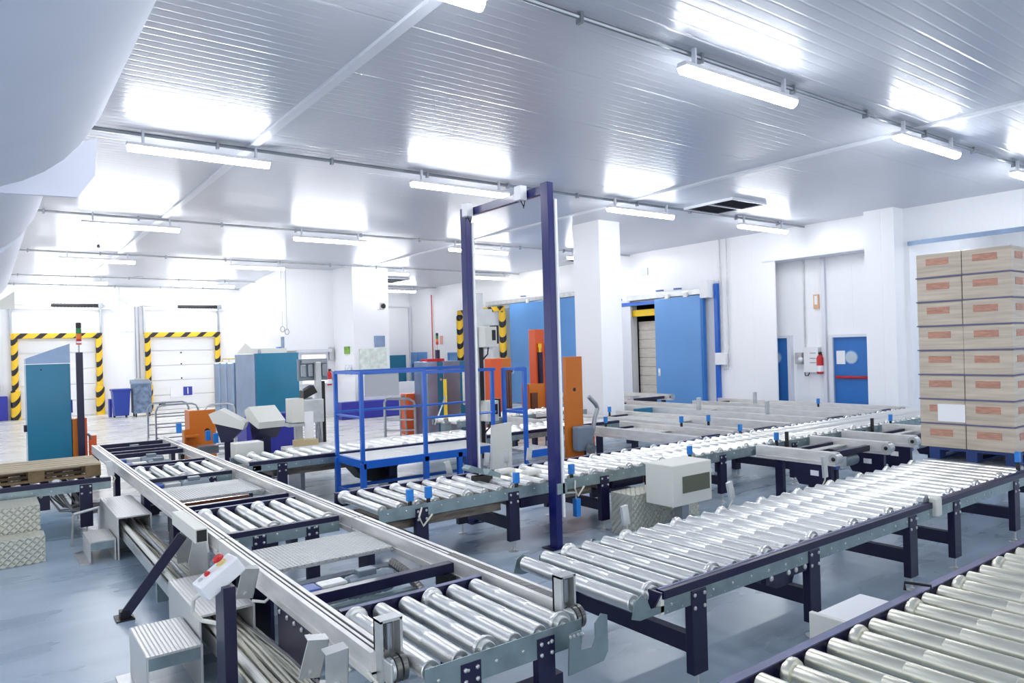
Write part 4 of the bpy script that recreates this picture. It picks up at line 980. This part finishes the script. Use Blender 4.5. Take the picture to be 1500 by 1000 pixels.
MB().box(10.33, 10.6, 13.05, 13.3, 0, 2.33, .01).build('column', M_orange2, t)
MB().box(10.62, 10.95, 13.0, 13.3, 0, 2.02, .01).build('column', M_orange2, t)
MB().box(10.38, 10.46, 12.95, 13.05, .9, 1.8).build('mast', M_navy, t)
MB().lathe((10.42, 13.0, 1.8), 'z', [(0, .03), (.1, .03), (.1, .045), (.2, .045)], 12).build('lamp', M_yellow, t)
MB().box(10.0, 10.45, 12.9, 13.2, .5, 1.08, .01).build('housing', M_orange, t)
MB().box(10.02, 10.2, 12.85, 12.9, .5, .88).build('opening', M_brown, t)
MB().box(10.66, 10.74, 12.99, 13.0, 1.2, 1.5).build('label_plate', M_paper, t)
MB().prism([(10.45, .9), (10.6, .9), (11.0, .6), (10.95, .55)], 'y', 12.5, 12.8).build('chute', M_galw, t)
MB().box(10.0, 10.5, 12.95, 13.3, 0, .5).build('base', M_orange, t)
t = thing('machine_guard', 'upright orange panel with a round hole next to the navy gate', 'panel', (7.4, 8.45, 0))
MB().box(7.22, 7.55, 8.38, 8.46, 0, 1.75, .004).build('panel_sheet', M_orange, t)
MB().lathe((7.38, 8.382, 1.24), (0, -1, 0), [(0, .03), (.004, .03)], 20).build('hole', M_black, t)
MB().box(7.28, 7.60, 8.2, 8.36, .3, .68, .03).build('motor_cover', mat('cover_grey', (120, 132, 148), .4), t)
b = MB(); b.tube([(7.6, 8.3, 1.12), (7.72, 8.28, 1.0), (7.76, 8.28, .93), (7.7, 8.28, .8), (7.66, 8.28, .62), (7.62, 8.28, .5)], .035, 10); b.build('bent_arm', M_steel, t)
MB().box(7.60, 7.66, 8.25, 8.32, 0, .5).build('arm_post', M_orange2, t)
MB().lathe((7.46, 8.15, .34), (0, -1, 0), [(0, .08), (.05, .08), (.05, .05), (.07, .05)], 16).build('drive_wheel', M_steel, t)
t = thing('blue_bay_frame', 'blue frame with hazard tape behind the orange machine', 'frame', (10, 15.5, 0))
b = MB()
for x in (10.4, 11.6): b.box(x-.04, x+.04, 15.9, 15.98, 0, 1.1)
for z in (.5, .8, 1.1): b.box(10.4, 11.6, 15.92, 15.96, z-.03, z+.03)
b.build('frame_bars', M_blue, t); MB().box(10.4, 11.6, 15.9, 15.92, 1.12, 1.2).build('tape', M_haz, t)

# ---- cross chain lanes (background)
def lane(label, xa, xb, ya, yb, cat='conveyor', navy=True, motor=True, plates=True, ends=True):
    t = thing('chain_transfer', label, cat, ((xa+xb)/2, (ya+yb)/2, 0), 'short chain transfers')
    for x in (xa, xb):
        rail(t, x-.05, x+.05, ya, yb, .47, .62)
        if ends: MB().lathe((x-.055, ya+.02, .55), 'x', [(0, .03), (0, .06), (.11, .06), (.11, .03)], 16).build('end_sprocket', M_galw, t)
        MB().bolts([(x-.058, ya+.02, .55)], (-1, 0, 0), .025, .01).build('sprocket_bolt', M_black, t)
    for y in (ya+.25, yb-.3): MB().box(xa, xb, y-.03, y+.03, .5, .57).build('crossbar', M_navy, t)
    if navy:
        for x in (xa, xb):
            MB().prism([(ya+.05, .47), (ya+.05, .22), (ya+.45, .22), (ya+.6, .47)], 'x', x-.055, x+.0).build('side_guard', M_navy, t)
            MB().box(x-.062, x-.055, ya+.2, ya+.3, .34, .40).build('data_plate', M_paper, t)
    if plates: MB().box(xa+.06, xb-.06, (ya+yb)/2, yb-.4, .54, .55).build('cover_plate', M_deck, t)
    if motor: geared_motor(t, (xa+xb)/2, ya+.28, .43, .5)
    for x in (xa, xb):
        for y in (ya+.3, yb-.3): MB().box(x-.03, x+.03, y-.05, y+.05, 0, .47).build('leg', M_navy, t)
    return t
lane('short chain transfer with a motor between two roller lines, nearest the control box', 7.75, 8.95, 4.35, 5.38)
lane('short chain transfer beside the pallet load, next to the middle roller line', 9.75, 10.9, 4.4, 5.38)
A = lane('chain transfer beyond the middle roller line, nearest the orange panel', 7.9, 8.7, 6.42, 8.7, navy=True)
B = lane('chain transfer beyond the middle roller line, next to the tall white pillar', 9.1, 10.1, 6.42, 10.2, navy=True)
Cc = lane('chain transfer leading to the half open blue sliding door', 11.1, 12.1, 6.42, 12.2, navy=False, motor=False)
D = lane('chain transfer farthest along the middle roller line, by the exit door', 12.9, 13.8, 6.42, 10.6, navy=False, motor=False)
Eh = lane('chain transfer at the foot of the blue sliding door', 12.7, 14.2, 12.35, 14.6, navy=False, motor=False)
lane('low chain transfer behind the orange panel with the hole', 8.0, 8.8, 9.9, 11.1, navy=False, motor=False)
for tt, x, y in ((A, 7.95, 8.3), (A, 8.7, 7.4), (B, 9.3, 9.6), (B, 9.1, 7.2), (D, 12.9, 7.6)): sensor(tt, x, y, .68)
for tt, x, y in ((Cc, 11.1, 9.0), (Cc, 11.1, 7.5), (D, 12.9, 9.0)): MB().box(x-.05, x+.05, y-.02, y+.02, .62, .86, .01).build('sensor_bracket', M_galw, tt)
L4 = line('roller_conveyor', 'distant roller conveyor behind the orange panel', 7.7, 10.0, 12.0, 12.3, 'low', 'low', [8.0, 9.7], phase=1, n=12) if False else None
t = thing('blue_channel', 'long dark blue channel lying beside the chain transfers', 'channel', (10.6, 10.3, 0))
MB().box(10.55, 11.0, 10.1, 10.2, .5, .62).build('channel_bar', M_teal, t); MB().box(10.6, 10.66, 10.12, 10.18, 0, .5).box(10.9, 10.96, 10.12, 10.18, 0, .5).build('leg', M_navy, t)
L5 = line('roller_conveyor', 'roller conveyor feeding the chain transfers behind the scanner mast', 6.95, 10.15, 11.2, 12.0, 'plate', 'low', [7.2, 8.3, 9.8], phase=1)
# frame loops and small machine parts behind the gate
t = thing('wire_frame_guard', 'bent grey wire guard beside the orange panel', 'guard', (6.9, 8.5, 0))
MB().tube([(6.75, 8.3, 0), (6.75, 8.3, .5), (6.8, 8.3, .56), (7.0, 8.3, .56), (7.06, 8.3, .5), (7.06, 8.3, 0)], .014, 8).tube([(6.9, 8.3, .56), (6.9, 8.3, 0)], .012, 8).build('wire_loop', M_galw, t)

# ================================================================ right wall fittings
def plain_door(n, y0, y1, z1, label_win, win_y, swap=False):
    t = bpy.data.objects.new('door_%d' % n, None); C.objects.link(t); t['kind'] = 'structure'; t.location = (15.5, (y0+y1)/2, 0); OFF[t.name] = Vector(t.location)
    MB().box(15.44, 15.5, y0, y1, 0, z1).build('door_leaf', M_door2, t)
    MB().box(15.38, 15.5, y0-.09, y0, 0, z1+.06).box(15.38, 15.5, y1, y1+.09, 0, z1+.06).box(15.38, 15.5, y0, y1, z1, z1+.06).build('door_frame', M_trim, t)
    MB().lathe((15.44, win_y, 1.5), (-1, 0, 0), [(0, .16), (.012, .155)], 24).build('window_ring', M_door, t)
    MB().lathe((15.43, win_y, 1.5), (-1, 0, 0), [(0, .13), (.006, .13)], 24).build('door_glass', M_glass, t)
    return t
da = plain_door(1, 9.83-.02, 10.7, 1.97, '', 10.15)
db = plain_door(2, 7.78, 8.68, 1.95, '', 8.28)
MB().tube([(15.4, 7.84, 1.06), (15.4, 8.62, 1.06)], .03, 10).box(15.40, 15.44, 7.81, 7.85, 1.03, 1.09).box(15.40, 15.44, 8.6, 8.64, 1.03, 1.09).build('push_bar', M_red, db)
MB().box(15.425, 15.44, 8.42, 8.62, 1.35, 1.65).build('door_notice', M_paper, db)
t = thing('switch_cabinet', 'white switch cabinet with rows of small switches between the two blue doors', 'cabinet', (15.4, 9.2, 1.1))
MB().box(15.36, 15.5, 9.02, 9.38, 1.16, 1.74, .008).build('cabinet_body', M_white, t)
for z in (1.6, 1.48, 1.38): MB().box(15.352, 15.36, 9.08, 9.22, z, z+.014).build('switch_row', M_steel, t)
MB().tube([(15.46, 9.42, 1.16), (15.44, 9.4, 1.08), (15.44, 9.33, 1.08), (15.46, 9.3, 1.15)], .012, 6).build('cord_loop', M_black, t)
MB().tube([(15.48, 9.40, 1.15), (15.48, 9.40, 3.8)], .018, 8).build('conduit', M_galw, t)
t = thing('hand_dryer', 'small grey wall box left of the switch cabinet'.replace('left of', 'beside'), 'wall box', (15.42, 9.55, 1.3))
MB().box(15.38, 15.5, 9.45, 9.62, 1.36, 1.62, .01).build('box', M_galw, t); MB().lathe((15.38, 9.47, 1.46), (-1, 0, 0), [(0, .06), (.04, .05), (.06, .02)], 14).build('horn', M_paper, t)
t = thing('fire_extinguisher', 'red fire extinguisher by the switch cabinet between the two blue doors', 'extinguisher', (15.4, 8.97, 1.1))
extinguisher(t, 15.38, 8.99, 1.13)
o = MB().box(15.46, 15.5, 9.03, 9.16, 2.62, 2.95).build('fire_notice', mat('notice_orange', (226, 180, 140), .5)); tag(o, 'small orange and white fire notice above the switch cabinet', 'notice')
MB().box(15.455, 15.46, 9.06, 9.13, 2.72, 2.92).build('notice_face', M_paper, o)

# sliding cold store doors
def sliding(label, y0, y1, z1, yo0, yo1, opening, n):
    t = thing('sliding_door', label, 'sliding door', (14.9, (y0+y1)/2, 0), 'blue sliding cold room doors')
    MB().box(14.8, 14.9, y0, y1, .02, z1, .01).build('door_panel', M_door, t)
    MB().box(14.79, 14.9, y0-.09, y0-.01, .02, z1).build('door_edge', M_door2, t)
    MB().box(14.83, 14.98, min(y0, yo0)-.25, max(y1, yo1)+.1, z1+.02, z1+.17, .01).build('track', M_galw, t)
    for k in (.3, .7):
        y = y0+(y1-y0)*k; MB().box(14.76, 14.84, y-.06, y+.06, z1-.03, z1+.1, .01).build('hanger', M_white, t)
        MB().box(14.8, 14.9, y+.2, y+.4, z1+.2, z1+.24).build('track_bolt', M_mblue, t)
    MB().lathe((14.79, y1-.12, 1.1), (-1, 0, 0), [(0, .03), (.02, .03)], 10).box(14.77, 14.8, y1-.16, y1-.1, 1.05, 1.25).build('handle', M_white, t)
    return t
s1 = sliding('blue sliding cold room door standing half open before a pale carton load', 11.87, 13.42, 3.14, 12.2, 14.4, None, 1)
MB().box(14.9, 14.99, 14.82, 14.92, 0, 3.25).box(14.9, 14.99, 11.42, 11.52, 0, 3.4).box(14.91, 14.99, 12.0, 14.82, 3.02, 3.12).build('door_surround', M_blue, s1)
MB().box(14.93, 14.99, 14.45, 14.82, 0, 3.2).build('jamb', M_trim, s1)
MB().box(14.7, 14.98, 11.55, 11.8, 3.05, 3.5, .01).build('drive_box', M_white, s1)
flat('cold_room_header', 'yellow padded beam inside the half open cold room doorway', 'beam', 15.05, 15.2, 12.3, 14.54, 2.72, 2.9, M_yellow)
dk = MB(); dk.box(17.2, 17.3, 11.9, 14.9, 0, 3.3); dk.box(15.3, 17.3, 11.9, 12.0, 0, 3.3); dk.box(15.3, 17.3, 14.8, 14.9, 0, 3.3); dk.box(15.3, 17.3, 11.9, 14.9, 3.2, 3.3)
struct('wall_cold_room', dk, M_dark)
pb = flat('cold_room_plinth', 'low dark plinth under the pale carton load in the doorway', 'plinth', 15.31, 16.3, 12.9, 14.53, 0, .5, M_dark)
for k in range(8):
    tag(MB().box(15.32, 16.2, 12.95, 14.52, .5+k*.26, .5+k*.26+.255, .012).build('pale_carton', M_pale), 'pale wrapped carton layer in the cold room doorway, %s from the bottom' % ORD[k], 'carton', 'pale carton layers in the doorway')
t = thing('door_control', 'white door control box with conduits beside the half open sliding door', 'control box', (14.95, 11.3, 1.5))
MB().box(14.86, 14.99, 11.2, 11.5, 1.35, 1.65, .008).build('box', M_white, t)
MB().tube([(14.97, 11.15, ZC), (14.97, 11.15, 1.5), (14.95, 11.16, 1.25), (14.95, 11.3, 1.22), (14.95, 11.35, 1.35)], .014, 8).tube([(14.97, 11.36, ZC), (14.97, 11.36, 1.65)], .016, 8).build('conduit', M_galw, t)
flat('wall_lamp_plate', 'small square plate on the white wall above the half open sliding door', 'plate', 14.97, 15, 13.8, 14.05, 3.85, 4.05, M_trim)
s2 = sliding('wide pale blue sliding cold room door behind the navy gate', 16.6, 20.1, 3.45, 18.3, 21.5, None, 2)
dk = MB(); dk.box(16.2, 16.3, 18.2, 21.6, 0, 3.4); dk.box(15.3, 16.2, 21.5, 21.6, 0, 3.4); dk.box(15.3, 16.2, 18.2, 18.3, 0, 3.4)
struct('wall_cold_store', dk, mat('grey_panel', (205, 210, 208), .5))
for i, (y, lb) in enumerate(((19.0, 'yellow and black striped guard post beside the wide sliding door, nearer one'), (21.6, 'yellow and black striped guard post seen between the gate and the steel cabinet'))):
    tag(MB().lathe((13.7, y, 0), 'z', [(0, .12), (3.1, .12), (3.14, .08)], 16).build('guard_post', M_haz), lb, 'guard post', 'striped guard posts')
tag(MB().box(13.6, 13.8, 19.0, 21.6, 3.14, 3.3).build('guard_beam', M_haz), 'striped beam on top of the two guard posts', 'beam')
# far doors
t = bpy.data.objects.new('door_3', None); C.objects.link(t); t['kind'] = 'structure'; t.location = (15, 26.9, 0); OFF[t.name] = Vector(t.location)
for y0, y1 in ((26.25, 26.93), (26.97, 27.62)):
    lf = MB().box(14.93, 15, y0, y1, 0, 1.86).build('door_leaf', M_door, t)
    MB().lathe((14.93, (y0+y1)/2, 1.25), (-1, 0, 0), [(0, .15), (.01, .15)], 20).build('door_glass', M_bumper, lf)
t = bpy.data.objects.new('door_4', None); C.objects.link(t); t['kind'] = 'structure'; t.location = (15, 24, 0); OFF[t.name] = Vector(t.location)
MB().box(14.93, 15, 23.6, 24.4, 0, 1.75).build('door_leaf', M_door, t)
MB().box(14.9, 15, 24.4, 24.47, 0, 1.8).box(14.9, 15, 23.53, 24.47, 1.75, 1.82).build('door_frame', M_door, t)
t = thing('sprinkler_pipe', 'thin vertical red pipe on the far white wall', 'pipe', (14.9, 25.6, 1.4))
MB().tube([(14.92, 25.65, 1.3), (14.92, 25.65, 4.2)], .022, 8).build('riser', M_red, t)
MB().box(14.85, 14.99, 25.4, 25.95, 1.27, 1.34).build('base_tray', M_red, t)
flat('tall_teal_cabinet', 'teal cabinet against the far wall behind the office pillar', 'cabinet', 13.5, 14.5, 27.2, 27.58, 0, 1.76, M_teal)
flat('small_fire_notice', 'small red and white notice beside the red sprinkler pipe', 'notice', 14.97, 15, 24.95, 25.15, 2.15, 2.5, mat('notice_red', (230, 170, 160), .5))

# ================================================================ pallet load
t = thing('blue_pallet', 'dark blue pallet under the tall carton stack', 'pallet', (8.6, 3.2, .612))
zp = .621; a0, a1, b0, b1 = 8.03, 9.25, 2.69, 3.49
M_pal = mat('pallet_blue', (20, 52, 112), .5, var=.2, vscale=6)
for y in (b0, (b0+b1)/2-.05, b1-.1): MB().box(a0, a1, y, y+.1, zp, zp+.02).build('bottom_board', M_pal, t)
for x in (a0, (a0+a1)/2-.07, a1-.14):
    for y in (b0, (b0+b1)/2-.05, b1-.1): MB().box(x, x+.14, y, y+.1, zp+.02, zp+.1).build('block', M_pal, t)
for k in range(6): x = a0+k*.21; MB().box(x, x+.165, b0, b1, zp+.1, zp+.122).build('deck_board', M_pal, t)
H = .255; z0 = zp+.123
dx, dy = 1.2/3, .88/2
where = {(0, 0): 'at the near corner', (0, 1): 'beside the corner one on the end face', (1, 0): 'in the middle of the long side', (1, 1): 'in the middle of the far side', (2, 0): 'at the far end of the long side', (2, 1): 'at the far corner'}
for k in range(8):
    for i in range(3):
        for j in range(2):
            jx = random.uniform(-.004, .004); x = 8.04+i*dx+jx; y = 2.70+j*dy+random.uniform(-.004, .004); z = z0+k*H
            o = MB().box(x+.002, x+dx-.003, y+.002, y+dy-.003, z, z+H-.012, .006).build('carton', M_carton)
            tag(o, 'brown carton %s, %s layer up' % (where[(i, j)], ORD[k]), 'carton', 'cartons stacked on the blue pallet')
            if i == 0: MB().box(x-.001, x+.002, y+.12, y+.34, z+.12, z+.19).build('printed_mark', M_cprint, o)
            if j == 0: MB().box(x+.1, x+.3, y-.001, y+.002, z+.12, z+.19).build('printed_mark', M_cprint, o)
            if (i, j, k) == (0, 1, 1): MB().box(x-.003, x+.001, y+.0, y+.26, z+.02, z+.2).build('shipping_label', M_paper, o)
    if k < 7:
        tag(MB().box(8.035, 9.245, 2.695, 3.585, z0+(k+1)*H-.012, z0+(k+1)*H).build('slip_sheet', M_slip), 'thin violet-grey slip sheet above carton layer %s from the pallet' % ORD[k], 'sheet', 'slip sheets between carton layers')
t = thing('stacked_crates', 'pale blue sheeted load standing in the bay behind the carton stack', 'load', (17, 5.5, 0))
MB().box(16.2, 17.2, 5.9, 6.7, 0, 2.9, .02).build('load_cover', mat('blue_sheet', (150, 170, 215), .5, var=.2, vscale=6, stretch=(1, 1, 8)), t)

# ---- drums and bits: floor cables under the middle line
b = MB()
for k in range(10):
    b.tube([(6.9+random.random()*.4, 4.2+random.random()*.8, .02), (7.4, 4.3+random.random()*.5, .05+random.random()*.1), (7.7+random.random()*.6, 4.6+random.random()*.5, .02)], .01, 5)
tag(b.build('floor_leads', M_rubber), 'loose dark leads on the floor under the short chain transfer', 'cables', kind='stuff')
